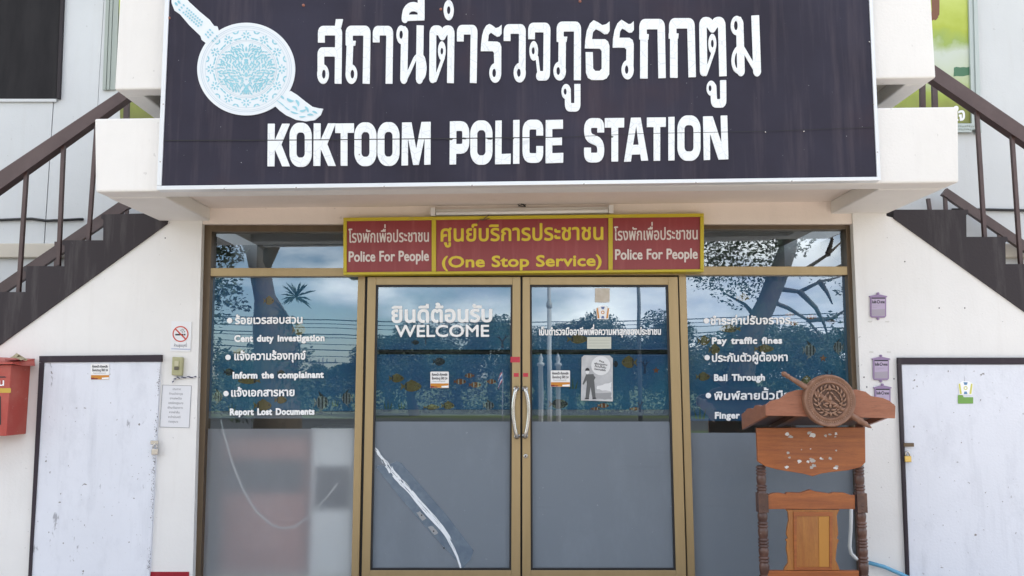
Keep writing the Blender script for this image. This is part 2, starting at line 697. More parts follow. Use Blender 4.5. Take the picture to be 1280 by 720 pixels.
def dilate(v, faces, b, st):
    """outline of a filled glyph fattened by b"""
    cnt = {}
    for f in faces:
        for i in range(len(f)):
            e = (f[i], f[(i + 1) % len(f)])
            k = (min(e), max(e))
            cnt[k] = cnt.get(k, 0) + 1
    P = np.array(v)
    x0, y0 = P.min(0) - b - 3 * st
    x1, y1 = P.max(0) + b + 3 * st
    X, Y = np.meshgrid(np.arange(x0, x1 + st, st), np.arange(y0, y1 + st, st))
    d2 = np.full(X.shape, 1e12)
    for (i, j), c in cnt.items():
        if c > 1:
            continue
        p, q = v[i], v[j]
        ex, ey = q[0] - p[0], q[1] - p[1]
        wx, wy = X - p[0], Y - p[1]
        t = np.clip((wx * ex + wy * ey) / max(ex * ex + ey * ey, 1e-12), 0, 1)
        d2 = np.minimum(d2, (wx - ex * t) ** 2 + (wy - ey * t) ** 2)
    ins = np.zeros(X.shape, bool)
    for f in faces:
        for k in range(1, len(f) - 1):
            a, b_, c = v[f[0]], v[f[k]], v[f[k + 1]]
            s1 = (b_[0] - a[0]) * (Y - a[1]) - (b_[1] - a[1]) * (X - a[0])
            s2 = (c[0] - b_[0]) * (Y - b_[1]) - (c[1] - b_[1]) * (X - b_[0])
            s3 = (a[0] - c[0]) * (Y - c[1]) - (a[1] - c[1]) * (X - c[0])
            ins |= ((s1 >= 0) & (s2 >= 0) & (s3 >= 0)) | ((s1 <= 0) & (s2 <= 0) & (s3 <= 0))
    return contours(np.where(ins, -1, 1) * np.sqrt(d2) - b + 1e-7, x0, y0, st, st * .12)

def circle_px(mb, cx, cy, rx, ry, Y, mi=0, n=20):
    mb.poly([(cx + rx * math.cos(2 * math.pi * k / n), cy + ry * math.sin(2 * math.pi * k / n)) for k in range(n)], Y, mi)


# ================================================================== the setting
g = MB()
g.add([(-1500, -1500, 0), (1500, -1500, 0), (1500, 1500, 0), (-1500, 1500, 0)], [(0, 1, 2, 3)])
tag(g.build('ground', M['grass']), None, None, kind='structure')
g = MB()
g.add([(-14, -15, 0.004), (14, -15, 0.004), (14, 3, 0.004), (-14, 3, 0.004)], [(0, 1, 2, 3)])
tag(g.build('paved_yard', M['ground']), None, None, kind='structure')
g = MB()
g.add([(-300, -24, 0.004), (300, -24, 0.004), (300, -17, 0.004), (-300, -17, 0.004)], [(0, 1, 2, 3)])
tag(g.build('road', M['asphalt']), None, None, kind='structure')
g = MB()
g.box(-2.3, 2.5, -0.75, -0.002, 0.006, 0.05)
tag(g.build('porch_floor', M['concrete'], bevel=0.01), None, None, kind='structure')

# ================================================================== the building
PS = empty('police_station', (0, 0, 0), 'white two storey police station front with outdoor stairs on both sides of its glass entrance', 'building')

ZT = 9.7                                    # unseen top of the upper storey, raised to keep sun off the front
YW = 1.35                                   # plane of the upper wall behind the stairs
YC = -0.88                                  # front of the canopy

# lower walls: each side one solid with its pillar, under the stairs
w = MB()
lo = [(253, 258), (212, 258), (212, 274), (209, 279), (0, 430), (-430, 741), (-430, 748), (240, 748)]
w.slab(lo, 0.0, 0.22)
w.build('wall', M['wall'], PS)
w = MB()
lo = [(1065, 256), (1087, 748), (1780, 748), (1780, 741), (1280, 388), (1116, 272), (1108, 270), (1108, 256)]
w.slab(lo, 0.0, 0.22)
w.build('wall', M['wall'], PS)
# painted base of the left pillar
w = MB()
w.rect(184, 715, 236, 748, -0.006, 0.02)
w.build('base_band', M['red_base'], PS)
# lintel over the entrance
w = MB()
w.rect(246, 225, 1070, 280, 0.012, 0.20)
w.build('lintel', M['soffit'], PS)

# upper storey wall (with the room block above the entrance)
def wpt(x, Y, z): return Vector((x, Y, z))
u = MB()
zb = 0.0
xa = at(62, 200, YW).x
xb = at(118, 200, YW).x
u.box(-9, xa - 0.004, YW, YW + 0.15, zb, ZT)
u.box(xa + 0.004, xb - 0.003, YW + 0.002, YW + 0.15, zb, ZT)
u.box(xb + 0.003, 9, YW, YW + 0.15, zb, ZT)
u.build('upper_wall', M['upper'], PS)
u = MB()
u.box(-9.6, 9.6, 0.2, 6.2, ZT, ZT + 0.25)
u.build('roof', M['concrete'], PS)
u = MB()
u.box(-9, -8.8, YW + 0.15, 6, 0, ZT); u.box(8.8, 9, YW + 0.15, 6, 0, ZT); u.box(-9, 9, 6, 6.2, 0, ZT)
u.build('outer_wall', M['upper'], PS)
# pale ledge along the upper wall
for x0, x1, ya, yb in ((-300, 150, 304, 322), (1180, 1600, 304, 322)):
    u = MB()
    u.rect(x0, ya, x1, yb, YW - 0.05, YW + 0.02)
    u.build('ledge', M['ledge'], PS, bevel=0.01)

# canopy slab / parapet block behind the big sign
c = MB()
c.slab([(118, 148), (1198, 133), (1199, 228), (119, 240)], YC, YC + 0.16)
pz = at(640, 148, YC).z
def canopy_line(y_l, y_r, x, Y=YC):
    t = (x - 118) / (1198 - 118)
    return at(x, y_l + (y_r - y_l) * t, Y)
for x0, x1 in ((118.6, 193), (1112, 1197.6)):
    fr = [canopy_line(150, 135, x0), canopy_line(150, 135, x1), canopy_line(240.6, 228.6, x1), canopy_line(240.6, 228.6, x0)]
    fr = [Vector((p.x, YC + 0.155, p.z)) for p in fr]
    bk = [Vector((p.x, 0.3, p.z)) for p in fr]
    c.prism(fr, bk)
    # the beam stops at the wall face
c.build('parapet', M['cream'], PS, bevel=0.012)
c = MB()
p0, p1 = canopy_line(240, 228, 193), canopy_line(240, 228, 1112)
c.prism([(p0.x + .002, YC + .16, p0.z + .085), (p1.x - .002, YC + .16, p1.z + .085), (p1.x - .002, YC + .16, p1.z + .30), (p0.x + .002, YC + .16, p0.z + .30)],
        [(p0.x + .002, 0.3, p0.z + .085), (p1.x - .002, 0.3, p1.z + .085), (p1.x - .002, 0.3, p1.z + .30), (p0.x + .002, 0.3, p0.z + .30)])
c.build('soffit', M['soffit'], PS)

# upper parapet with its returns, open below
c = MB()
A, B = at(143, 112, YC + 0.01), at(1170, 97, YC + 0.01)
for (x0, x1, y0, y1) in ((A.x, B.x, YC + 0.01, YC + 0.13), (A.x, A.x + 0.13, YC + 0.128, YW - 0.01), (B.x - 0.13, B.x, YC + 0.128, YW - 0.01)):
    za, zb_ = (A.z + (B.z - A.z) * (x - A.x) / (B.x - A.x) for x in (x0, x1))
    c.prism([(x0, y0, za), (x1, y0, zb_), (x1, y0, zb_ + 1.1), (x0, y0, za + 1.1)],
            [(x0, y1, za), (x1, y1, zb_), (x1, y1, zb_ + 1.1), (x0, y1, za + 1.1)])
c.build('balcony_wall', M['cream'], PS, bevel=0.01)
c = MB()
c.box(A.x + .132, B.x - .132, YC + .132, YW - .01, A.z + .16, A.z + .3)
c.build('balcony_floor', M['ledge'], PS)

# stairs: each flight a solid with a zigzag side
def stairs(side):
    s = MB()
    if side < 0:
        top = [(209, 266)]
        x, y = 127.0, 268.0
        top += [(x, y)]
        for k in range(11):
            top += [(x - 1, y + 5), (x + 2.2, y + 7), (x + 1.8, y + 32.3), (x - 48.5, y + 32.3)]
            x, y = x - 48.5, y + 32.3
        low = [(x, y + 90), (0, 431), (209, 279.5)]
    else:
        top = [(1117, 262)]
        x, y = 1210.0, 262.0
        top += [(x, y)]
        for k in range(11):
            top += [(x + 1, y + 5), (x - 2.2, y + 7), (x - 1.8, y + 34), (x + 49, y + 34)]
            x, y = x + 49, y + 34
        low = [(x, y + 90), (1280, 389), (1117, 272.5)]
    px = top + low
    fr = [at(x, y, -0.012) for x, y in px]
    z0 = 0.0
    fr = [Vector((p.x, p.y, max(p.z, z0))) for p in fr]
    bk = [Vector((p.x, YW - 0.005, p.z)) for p in fr]
    n = len(fr)
    s.add(fr + bk, [tuple(range(n))], 0)
    for i in range(n):
        j = (i + 1) % n
        up = i < len(top) - 1
        s.add([fr[i], fr[j], bk[j], bk[i]], [(0, 1, 2, 3)], 0)
    s.build('stair', M['stringer'], PS)
    # worn lips on the treads
stairs(-1)
stairs(1)

# storage doors under the stairs
def storage_door(px, frame_px, extra):
    d = MB()
    d.slab(px, -0.02, 0.015)
    o = d.build('storage_door', M['door_white'], PS, bevel=0.004)
    f = MB()
    for q in frame_px:
        f.slab(q, -0.028, 0.004)
    f.build('door_frame', M['dark_paint'], o)
    return o
sdl = storage_door([(55, 452.5), (200.5, 452), (187, 716), (186, 742), (38, 742), (39, 720)],
                   [[(49, 445), (201.5, 443.5), (201.5, 452), (49, 453)], [(49, 453.3), (55, 453.3), (40.5, 690), (38, 742), (34, 742)]], 0)
sdr = storage_door([(1127, 455.5), (1300, 455.5), (1310, 742), (1139, 742), (1137, 720)],
                   [[(1123, 447), (1301, 447), (1301, 455), (1123, 455)], [(1123, 455.3), (1126.5, 455.3), (1138, 742), (1135, 742)], [(1301, 447), (1307, 447), (1316, 742), (1310, 742)]], 0)
# black worn edge of the left storage door, made of scuffed paint patches
e = MB()
rnd = random.Random(3)
for k in range(420):
    y = 458 + 255 * rnd.random() ** .8
    x = 200.2 - (y - 452) * 0.0505
    if math.sin(y * .11) + math.sin(y * .043 + 1) + rnd.uniform(-1.1, 1.1) < -.3:
        continue
    off = abs(rnd.gauss(0, 1.6)) * (1 if rnd.random() < .85 else 4)
    r_ = rnd.uniform(.25, .9) / (1 + off * .12)
    n = 6
    e.poly([(x - off + r_ * rnd.uniform(.3, 1) * math.cos(2 * math.pi * q / n), y + 1.7 * r_ * rnd.uniform(.3, 1) * math.sin(2 * math.pi * q / n)) for q in range(n)], -0.0211 - 0.000004 * k, 1 if rnd.random() < .5 else 0)
e.build('worn_edge', [M['dark_paint'], mat('worn_grey_paint', (.30, .30, .34), .8)], sdl, fix=False)
def padlock(px, py, parent, kind):
    p = MB()
    c = at(px, py, -0.045)
    p.prism([c + Vector(v) for v in ((-.022, 0, -.02), (.022, 0, -.02), (.022, 0, .022), (-.022, 0, .022))],
            [c + Vector(v) for v in ((-.022, .018, -.02), (.022, .018, -.02), (.022, .018, .022), (-.022, .018, .022))])
    o = p.build('padlock', M[kind], parent, bevel=0.004)
    s = MB()
    s.tube([c + Vector((.014 * math.cos(a), .009, .024 + .028 * math.sin(a))) for a in [math.pi * k / 8 for k in range(9)]], .0045, 8)
    s.build('hasp', M['steel'], parent)
padlock(1135.5, 574, sdr, 'brass')
padlock(193, 565, sdl, 'steel')
h = MB()
c = at(1133, 556, -0.03)
h.box(c.x - .02, c.x + .05, -.034, -.024, c.z - .012, c.z + .012)
h.build('hasp', M['bronze_dark'], sdr)
h = MB()
c = at(194, 553, -0.03)
h.box(c.x - .03, c.x + .02, -.034, -.024, c.z - .012, c.z + .012)
h.build('hasp', M['steel'], sdl)

# upper openings; a flat near-black panel stands in for the dark window
u = MB()
u.slab([(-90, -120), (80, -120), (70, 123), (-90, 123)], YW - 0.012, YW + 0.01)
M['dark_window'] = mat('dark_window_panel', (.022, .021, .023), .8, spec=.15)
layer(M['dark_window'], noise(M['dark_window'], 2.5, 6, .6, .4, .8, (3, 3, .5)), (.04, .038, .04), .8)
dark_o = u.build('dark_window', M['dark_window'], PS)
u = MB()
u.slab([(80.2, -120), (84, -120), (74.2, 123), (70.4, 123)], YW - .03, YW - .002)
u.build('frame', M['stringer'], dark_o)
u = MB()
u.slab([(-95, 123.5), (70.5, 123.5), (70, 127), (-95, 127)], YW - 0.02, YW - 0.002)
u.build('sill', M['upper'], dark_o)
M['greygreen'] = mat('grey_green_frame', (0.36, 0.40, 0.36), 0.5)
u = MB()
for k, (xa_, xb_) in enumerate(((131, 135), (136, 139.5), (140.5, 147))):
    u.slab([(xa_ + 5, -90), (xb_ + 5, -90), (xb_ - 3, 112), (xa_ - 3, 112)], YW - 0.03 + .006 * k, YW - 0.004)
u.build('window_frame', M['greygreen'], PS)

# ---------------------------------------------------------------- glazed entrance front
YF, YG = 0.05, 0.10                          # frame face, glass plane (fixed lights)
def frame_bars(mb, bars, Yf, Yb):
    for q in bars:
        mb.slab(q, Yf, Yb)

fish_mats = [mat('fish_gold', (0.16, 0.115, 0.03), .6), mat('fish_grey', (0.20, 0.22, 0.22), .6), mat('fish_dark', (0.018, 0.022, 0.028), .6),
             mat('fish_orange', (0.24, 0.075, 0.02), .6), mat('fish_cream', (0.36, 0.34, 0.28), .6), mat('coral_blue', (0.02, 0.045, 0.10), .6),
             mat('weed_green', (0.05, 0.11, 0.045), .6)]
def fish(mb, cx, cy, wd, ht, kind, Y, flip=1):
    """a printed tropical fish"""
    f = flip
    body = {'gold': 0, 'striped': 1, 'clown': 3, 'dark': 2}[kind]
    n = 16
    out = []
    for k in range(n):
        a = 2 * math.pi * k / n
        out.append((cx + f * wd / 2 * math.cos(a), cy + ht / 2 * math.sin(a) * (1 - .25 * math.cos(a))))
    mb.poly(out, Y, body)
    mb.poly([(cx - f * wd * .42, cy), (cx - f * wd * .72, cy - ht * .38), (cx - f * wd * .64, cy), (cx - f * wd * .72, cy + ht * .38)], Y - .0004, body)
    if kind == 'striped':
        for q, sp in ((-.3, .8), (0, 1.0), (.28, .85)):
            x = cx + f * wd * q
            mb.poly([(x - wd * .07, cy - ht * .45 * sp), (x + wd * .07, cy - ht * .45 * sp), (x + wd * .05, cy + ht * .45 * sp), (x - wd * .05, cy + ht * .45 * sp)], Y - .0006, 2)
        mb.poly([(cx - wd * .2, cy - ht * .42), (cx + wd * .1, cy - ht * .5), (cx - f * wd * .35, cy - ht * .85)], Y - .0008, 2)
        mb.poly([(cx - wd * .2, cy + ht * .42), (cx + wd * .1, cy + ht * .5), (cx - f * wd * .35, cy + ht * .8)], Y - .0008, 1)
    elif kind == 'clown':
        for q in (-.22, .2):
            x = cx + f * wd * q
            mb.poly([(x - wd * .06, cy - ht * .42), (x + wd * .06, cy - ht * .42), (x + wd * .06, cy + ht * .42), (x - wd * .06, cy + ht * .42)], Y - .0006, 4)
    elif kind == 'gold':
        mb.poly([(cx - wd * .3, cy - ht * .38), (cx + wd * .2, cy - ht * .46), (cx - f * wd * .1, cy - ht * .66)], Y - .0006, 0)
        mb.poly([(cx - f * wd * .44, cy - ht * .25), (cx - f * wd * .34, cy - ht * .34), (cx - f * wd * .34, cy + ht * .34), (cx - f * wd * .44, cy + ht * .25)], Y - .0008, 2)
    if kind != 'dark':
        ex = cx + f * wd * .33
        mb.poly([(ex - .8, cy - 1.4), (ex + .8, cy - 1.4), (ex + .8, cy + .2), (ex - .8, cy + .2)], Y - .001, 2)

def coral(mb, cx, cy, s, Y, mi=5):
    rnd = random.Random(int(cx * 7 + cy))
    def br(x, y, a, L, d):
        x2, y2 = x + L * math.cos(a), y - L * math.sin(a)
        w_ = .55 * s * .1 * d
        nx, ny = math.sin(a) * w_, math.cos(a) * w_
        mb.poly([(x - nx, y - ny), (x + nx, y + ny), (x2 + nx * .7, y2 + ny * .7), (x2 - nx * .7, y2 - ny * .7)], Y - .0003 * (4 - d) - .00001 * rnd.random(), mi)
        if d > 1:
            for q in (-.55, .5):
                br(x2, y2, a + q + rnd.uniform(-.2, .2), L * .72, d - 1)
    br(cx, cy + s, math.pi / 2, s * .8, 3)
def weed(mb, cx, cy, s, Y, mi=6):
    for k in (-1, 0, 1):
        mb.poly([(cx + k * s * .3 - s * .1, cy), (cx + k * s * .3 + s * .1, cy), (cx + k * s * .55, cy - s * (1.3 - abs(k) * .3))], Y - .0002 * (k + 2), mi)
def starfish(mb, cx, cy, r, Y, mi=3):
    mb.poly([(cx + (r if k % 2 == 0 else r * .4) * math.sin(math.pi * k / 5), cy - (r if k % 2 == 0 else r * .4) * math.cos(math.pi * k / 5)) for k in range(10)], Y, mi)

def pane_stack(parent, quad, Yg, bands, fishes, thin='frost'):
    """the clear reflecting sheet, and the printed / frosted films just behind it. quad: left edge, right edge as x(y) functions"""
    xl, xr, yt, yb = quad
    yb = min([yb] + [q[0] for q in bands if q[2] == 'frost'])      # below this the frosted sheet is the pane
    gq = MB()
    gq.poly([(xl(yt), yt), (xr(yt), yt), (xr(yb), yb), (xl(yb), yb)], Yg)
    gq.build('glass', M['glass'], parent, fix=False)
    for y0, y1, kind in bands:
        f = MB()
        f.poly([(xl(y0), y0), (xr(y0), y0), (xr(y1), y1), (xl(y1), y1)], Yg + (0.006 if kind != 'frost' else 0.0))
        nm = {'sea': 'sea_film', 'frost': 'frosted_film', 'grey': 'grey_film'}[kind]
        f.build(nm, M[{'sea': 'sea', 'frost': thin, 'grey': 'greyfilm'}[kind]], parent, fix=False)
    if fishes:
        f = MB()
        for q in fishes:
            if q[0] == 'coral': coral(f, q[1], q[2], q[3], Yg + .0045)
            elif q[0] == 'weed': weed(f, q[1], q[2], q[3], Yg + .0045)
            elif q[0] == 'star': starfish(f, q[1], q[2], q[3], Yg + .004)
            else: fish(f, *q[1:], q[0], Yg + .0045) if len(q) == 5 else fish(f, q[1], q[2], q[3], q[4], q[0], Yg + .0045, q[5])
        f.build('fish_print', fish_mats, parent, fix=False)

def lines_into(parent, rows, Y):
    for r in rows:
        b = MB()
        for it in r:
            if it[0] == 'dot':
                d = MB()
                circle_px(d, it[1], it[2], 3.4, 3.4, Y)
                d.build('bullet', M['white'], parent, fix=False)
            else:
                text_into(b, *it[1:6], it[6], Y, *((.030,) + it[8:] if it[7] > .028 and any('\u0e00' < c for c in it[1]) else it[7:]))
        b.build('lettering', M['white'], parent, fix=False)

lin = lambda xa_, ya_, xb_, yb_: (lambda y: xa_ + (xb_ - xa_) * (y - ya_) / (yb_ - ya_))

# left window -------------------------------------------------------
WL = MB()
jl = lin(265, 282, 250.5, 720)       # inner edge of left jamb
jo = lin(255.5, 280, 240, 720)
jr = lin(447.5, 345, 439, 720)       # inner edge of right jamb
jq = lin(456.5, 345, 448.5, 720)
winl = MB()
winl.slab([(jo(280), 280), (jl(280), 280), (jl(748), 748), (jo(748), 748)], YF, YF + .09)
winl.slab([(jl(281) + .1, 280.3), (452, 280.3), (452, 289.5), (jl(290) + .1, 289.5)], YF + .002, YF + .09)
winl = winl.build('window', M['bronze_dark'], PS)
fb = MB()
fb.slab([(jl(335) + .1, 335), (449, 335), (449, 345), (jl(345) + .1, 345)], YF - .004, YF + .09)
fb.slab([(jr(345.2), 345.2), (jq(345.2), 345.2), (jq(748), 748), (jr(748), 748)], YF - .004, YF + .09)
fb.slab([(449.2, 289.8), (458.2, 289.8), (457, 345), (448, 345)], YF - .002, YF + .09)
fb.build('frame', M['bronze'], winl, bevel=0.002)
pane_stack(winl, (lambda y: jl(y) - 1, lambda y: jr(y) + 1, 344, 748), YG,
           [(344, 514, 'sea'), (514.5, 523, 'grey'), (536, 748, 'frost')],
           [('striped', 273, 496, 11, 13), ('gold', 330, 507, 19, 13), ('gold', 352, 500, 13, 9), ('dark', 287, 465, 11, 9), ('gold', 309, 476, 24, 8, -1),
            ('striped', 403, 503, 15, 17), ('striped', 433, 498, 12, 15, -1), ('gold', 337, 376, 11, 10), ('weed', 290, 514, 9), ('gold', 375, 412, 14, 14),
            ('dark', 352, 466, 8, 7), ('weed', 419, 508, 8), ('gold', 300, 440, 12, 7), ('clown', 378, 470, 9, 6)], 'frost_thin')
pane_stack(winl, (lambda y: jl(y) - 1, lambda y: 451.0, 288, 336), YG + .002, [], [])
Yt = YG - .006
lines_into(winl, [
    [('dot', 287, 400.7), ('t', 'ร้อยเวรสอบสวน', 294, 378, 405, 404, 7.6, .03)],
    [('t', 'Cent duty investigation', 293, 405.5, 427, 426, 7.8, .048, 0, .42, .035)],
    [('dot', 285, 446.7), ('t', 'แจ้งความร้องทุกข์', 293, 382, 450, 449, 7.6, .035)],
    [('t', 'Inform the complainant', 291, 404.5, 473, 472, 7.8, .048, 0, .42, .035)],
    [('dot', 282.5, 492), ('t', 'แจ้งเอกสารหาย', 289, 368, 495.5, 494.8, 7.6, .035)],
    [('t', 'Report Lost Documents', 287.5, 393, 518.7, 518, 7.8, .048, 0, .42, .035)]], Yt)

# right window ------------------------------------------------------
rl = lin(857.5, 345, 869, 720)
rj = lin(848.5, 345, 859.5, 720)
rr = lin(1057, 280, 1075, 720)
ro = lin(1065.5, 280, 1086, 720)
winr = MB()
winr.slab([(rr(277), 277), (ro(277), 277), (ro(748), 748), (rr(748), 748)], YF, YF + .09)
winr.slab([(852, 277.3), (rr(277) - .1, 277.3), (rr(286) - .1, 286.5), (852, 286.5)], YF + .002, YF + .09)
winr = winr.build('window', M['bronze_dark'], PS)
fb = MB()
fb.slab([(857, 333), (rr(333) - .1, 333), (rr(343) - .1, 343.5), (857, 343.5)], YF - .004, YF + .09)
fb.slab([(rj(345.2), 345.2), (rl(345.2), 345.2), (rl(748), 748), (rj(748), 748)], YF - .004, YF + .09)
fb.slab([(847.8, 286.8), (856.8, 286.8), (857, 345), (848, 345)], YF - .002, YF + .09)
fb.build('frame', M['bronze'], winr, bevel=0.002)
pane_stack(winr, (lambda y: rl(y) - 1, lambda y: rr(y) + 1, 342, 748), YG,
           [(342, 526, 'sea'), (541, 748, 'frost')],
           [('gold', 910, 411, 23, 9, -1), ('gold', 881, 426, 13, 11), ('gold', 957, 436, 21, 9), ('clown', 993, 404, 11, 6), ('clown', 1013, 396, 11, 6, -1),
            ('clown', 988, 393, 9, 5), ('striped', 1013, 438, 14, 15), ('striped', 1047, 434, 11, 14, -1), ('star', 1029, 448, 5), ('gold', 894, 437, 12, 12),
            ('gold', 880, 471, 15, 10), ('dark', 1040, 402, 10, 6), ('weed', 875, 524, 14), ('gold', 1008, 476, 13, 11, -1), ('gold', 930, 372, 14, 9), ('coral', 1036, 470, 10)])
pane_stack(winr, (lambda y: 853.0, lambda y: rr(y) + 1, 285, 334), YG + .002, [], [])
lines_into(winr, [
    [('dot', 883, 401), ('t', 'ชำระค่าปรับจราจร', 888, 988, 405.7, 404.7, 7.6, .035)],
    [('t', 'Pay traffic fines', 890, 977.6, 429.8, 429.2, 7.8, .048, 0, .42, .035)],
    [('dot', 884, 447), ('t', 'ประกันตัวผู้ต้องหา', 890, 984.5, 452, 451, 7.6, .035)],
    [('t', 'Bail Through', 892.7, 956, 475.8, 475.4, 7.8, .048, 0, .42, .035)],
    [('dot', 885.5, 494.4), ('t', 'พิมพ์ลายนิ้วมือ', 892.7, 988, 499.6, 498.8, 7.6, .035)],
    [('t', 'Finger Print', 893.7, 955, 523, 522.6, 7.8, .048, 0, .42, .035)]], Yt)

# dark bar above and beside the door leaves
YD = 0.02
df = MB()
df.slab([(458.3, 289.8), (847.7, 286.8), (847.9, 344.4), (457.3, 344.4)], YF + .012, YF + .08)
dark_head = df.build('door_head', M['bronze_dark'], PS)
df = MB()
df.slab([(457.2, 339.5), (848, 339), (848, 344), (457.2, 344.6)], YD + .015, YF + .011)
df.build('head_rail', M['bronze'], dark_head, bevel=.002)
gk = MB()
gk.slab([(456.7, 344.8), (848.2, 344.4), (859.3, 748), (448.7, 748)], YF + .075, YF + .095)

def door_leaf(xo, xi, gl_, gr_, films, fishes, label_rows):
    """xo, xi: outer edges of the leaf as functions of y; gl_, gr_: glass edges"""
    L = MB()
    L.slab([(xo(346), 346), (gl_(346), 346), (gl_(748), 748), (xo(748), 748)], YD, YD + .045)
    L.slab([(gr_(346), 346), (xi(346), 346), (xi(748), 748), (gr_(748), 748)], YD, YD + .045)
    L.slab([(gl_(346) + .05, 346), (gr_(346) - .05, 346), (gr_(356) - .05, 356), (gl_(356) + .05, 356)], YD + .0015, YD + .045)
    L.slab([(gl_(713) + .05, 713), (gr_(713) - .05, 713), (gr_(742) - .05, 742), (gl_(742) + .05, 742)], YD + .0015, YD + .045)
    d = L.build('door', M['bronze'], PS, bevel=.003)
    k = MB()
    a, b = (lambda y: gl_(y) + 2.3), (lambda y: gr_(y) - 2.3)
    for q in ([(gl_(356.2), 356.2), (a(356.2), 356.2), (a(712.8), 712.8), (gl_(712.8), 712.8)],
              [(b(356.2), 356.2), (gr_(356.2), 356.2), (gr_(712.8), 712.8), (b(712.8), 712.8)],
              [(a(356.2) + .05, 356.2), (b(356.2) - .05, 356.2), (b(358.4) - .05, 358.4), (a(358.4) + .05, 358.4)],
              [(a(710.5) + .05, 710.5), (b(710.5) - .05, 710.5), (b(712.8) - .05, 712.8), (a(712.8) + .05, 712.8)]):
        k.slab(q, YD + .006, YD + .04)
    k.build('gasket_and_gap', M['gasket_and_gap'], d)
    pane_stack(d, (lambda y: a(y) - .4, lambda y: b(y) + .4, 358, 711), YD + .025, films, fishes)
    return d
ol, il = lin(459.5, 346, 452, 720), lin(650.6, 346, 650.4, 720)
gl1, gr1 = lin(469.8, 357, 462.5, 712), lin(640.6, 357, 639, 712)
or_, ir = lin(653.2, 346, 652.8, 720), lin(847, 346, 858, 720)
gl2, gr2 = lin(662.4, 357, 663.5, 712), lin(835.3, 357, 845, 712)
films = [(357.5, 437, 'sea'), (443, 512, 'sea'), (512.4, 519.5, 'grey'), (527, 711.5, 'frost')]
dl = door_leaf(ol, il, gl1, gr1, films,
               [('gold', 497, 473, 16, 10), ('gold', 516, 483, 22, 13), ('clown', 576, 477, 13, 7), ('clown', 586, 469.5, 10, 6, -1), ('clown', 595, 481, 13, 7), ('clown', 615, 477, 10, 6),
                ('dark', 550, 452, 13, 10), ('gold', 541, 509, 17, 6), ('gold', 561, 507, 14, 9), ('striped', 612, 507, 12, 10), ('weed', 485, 511, 10), ('coral', 628, 425, 10), ('weed', 502, 511, 8),
                ('dark', 520, 428, 8, 6), ('coral', 532, 425, 5)], None)
dr = door_leaf(or_, ir, gl2, gr2, films,
               [('gold', 785, 453, 16, 14, -1), ('dark', 770, 455, 5, 8), ('star', 820, 463, 4.5), ('coral', 806, 457, 10), ('clown', 755, 507, 12, 6), ('clown', 745, 511, 10, 4), ('clown', 795, 511, 12, 4),
                ('gold', 724, 424, 22, 11), ('weed', 716, 486, 12), ('coral', 800, 507, 8), ('dark', 700, 505, 20, 12)], None)
Yd = YD + .019
lines_into(dl, [[('t', 'ยินดีต้อนรับ', 489.7, 615, 402.8, 402, 15.5, .0279)], [('t', 'WELCOME', 494, 611.4, 421, 420.6, 14.6, .02)]], Yd)
lines_into(dr, [[('t', 'เป็นตำรวจมืออาชีพเพื่อความผาสุกของประชาชน', 674, 826, 418.8, 418.2, 6.6, .03)]], Yd)
def handle(pts, parent):
    hb = MB()
    q = [at(x, y, YD - .045) for x, y in pts]
    dense = []
    for i in range(13):
        t = i / 12
        dense.append((1 - t) ** 2 * q[0] + 2 * t * (1 - t) * (q[1] * 2 - (q[0] + q[2]) / 2) + t * t * q[2])
    a0 = dense[0] + Vector((0, .046, 0)); a1 = dense[-1] + Vector((0, .046, 0))
    hb.tube([a0, dense[0] + Vector((0, .012, 0.004))] + dense + [dense[-1] + Vector((0, .012, -.004)), a1], .0125, 12)
    for a_ in (a0, a1):
        hb.lathe(a_ + Vector((0, -.006, 0)), (0, 1, 0), [(0, 0), (0, .02), (.007, .02)], 16)
    hb.build('handle', M['steel'], parent)
handle([(645.3, 486), (641.5, 514), (646.2, 546)], dl)
handle([(656.3, 486), (660.8, 514), (656.5, 545.5)], dr)
lk = MB()
c = at(657, 570, YD)
lk.lathe(c + Vector((0, -.006, 0)), (0, 1, 0), [(0, 0), (0, .009), (.001, .014), (.007, .016)], 16)
lk.build('lock', M['steel'], dr)
lk = MB()
lk.lathe(c + Vector((0, -.0075, 0)), (0, 1, 0), [(0, 0), (0, .006), (.002, .006)], 12)
lk.build('keyhole', M['black'], dr)
thr = MB()
thr.slab([(448, 742.5), (860, 742.5), (861, 752), (447, 752)], YD - .01, YF + .09)
thr.build('threshold', M['bronze_dark'], PS)
# black strips stand in for the shade in the meeting and side gaps
gp = MB()
gp.slab([(649, 345), (655, 345), (655, 745), (649, 745)], YD + .04, YD + .05)
gp.slab([(454, 345), (462, 345), (456, 745), (446, 745)], YD + .047, YD + .056)
gp.slab([(844, 345), (850.5, 345), (862, 745), (855, 745)], YD + .047, YD + .056)
gp.build('gasket_and_gap', M['gasket_and_gap'], PS)

# interior seen as blur through the frosted film
room = MB()
room.box(-2.2, 2.35, 1.26, 1.3, .006, 2.7)
M['inside'] = mat('room_paint', (0.30, 0.33, 0.32), .8)
room.build('room_wall', M['inside'], PS)
room = MB()
room.box(-2.2, 2.35, .23, 1.26, 2.6, 2.68)
room.build('room_ceiling', M['inside'], PS)
room = MB()
room.box(-2.2, 2.35, .23, 1.26, .006, .05)
room.build('room_floor', M['ledge'], PS)

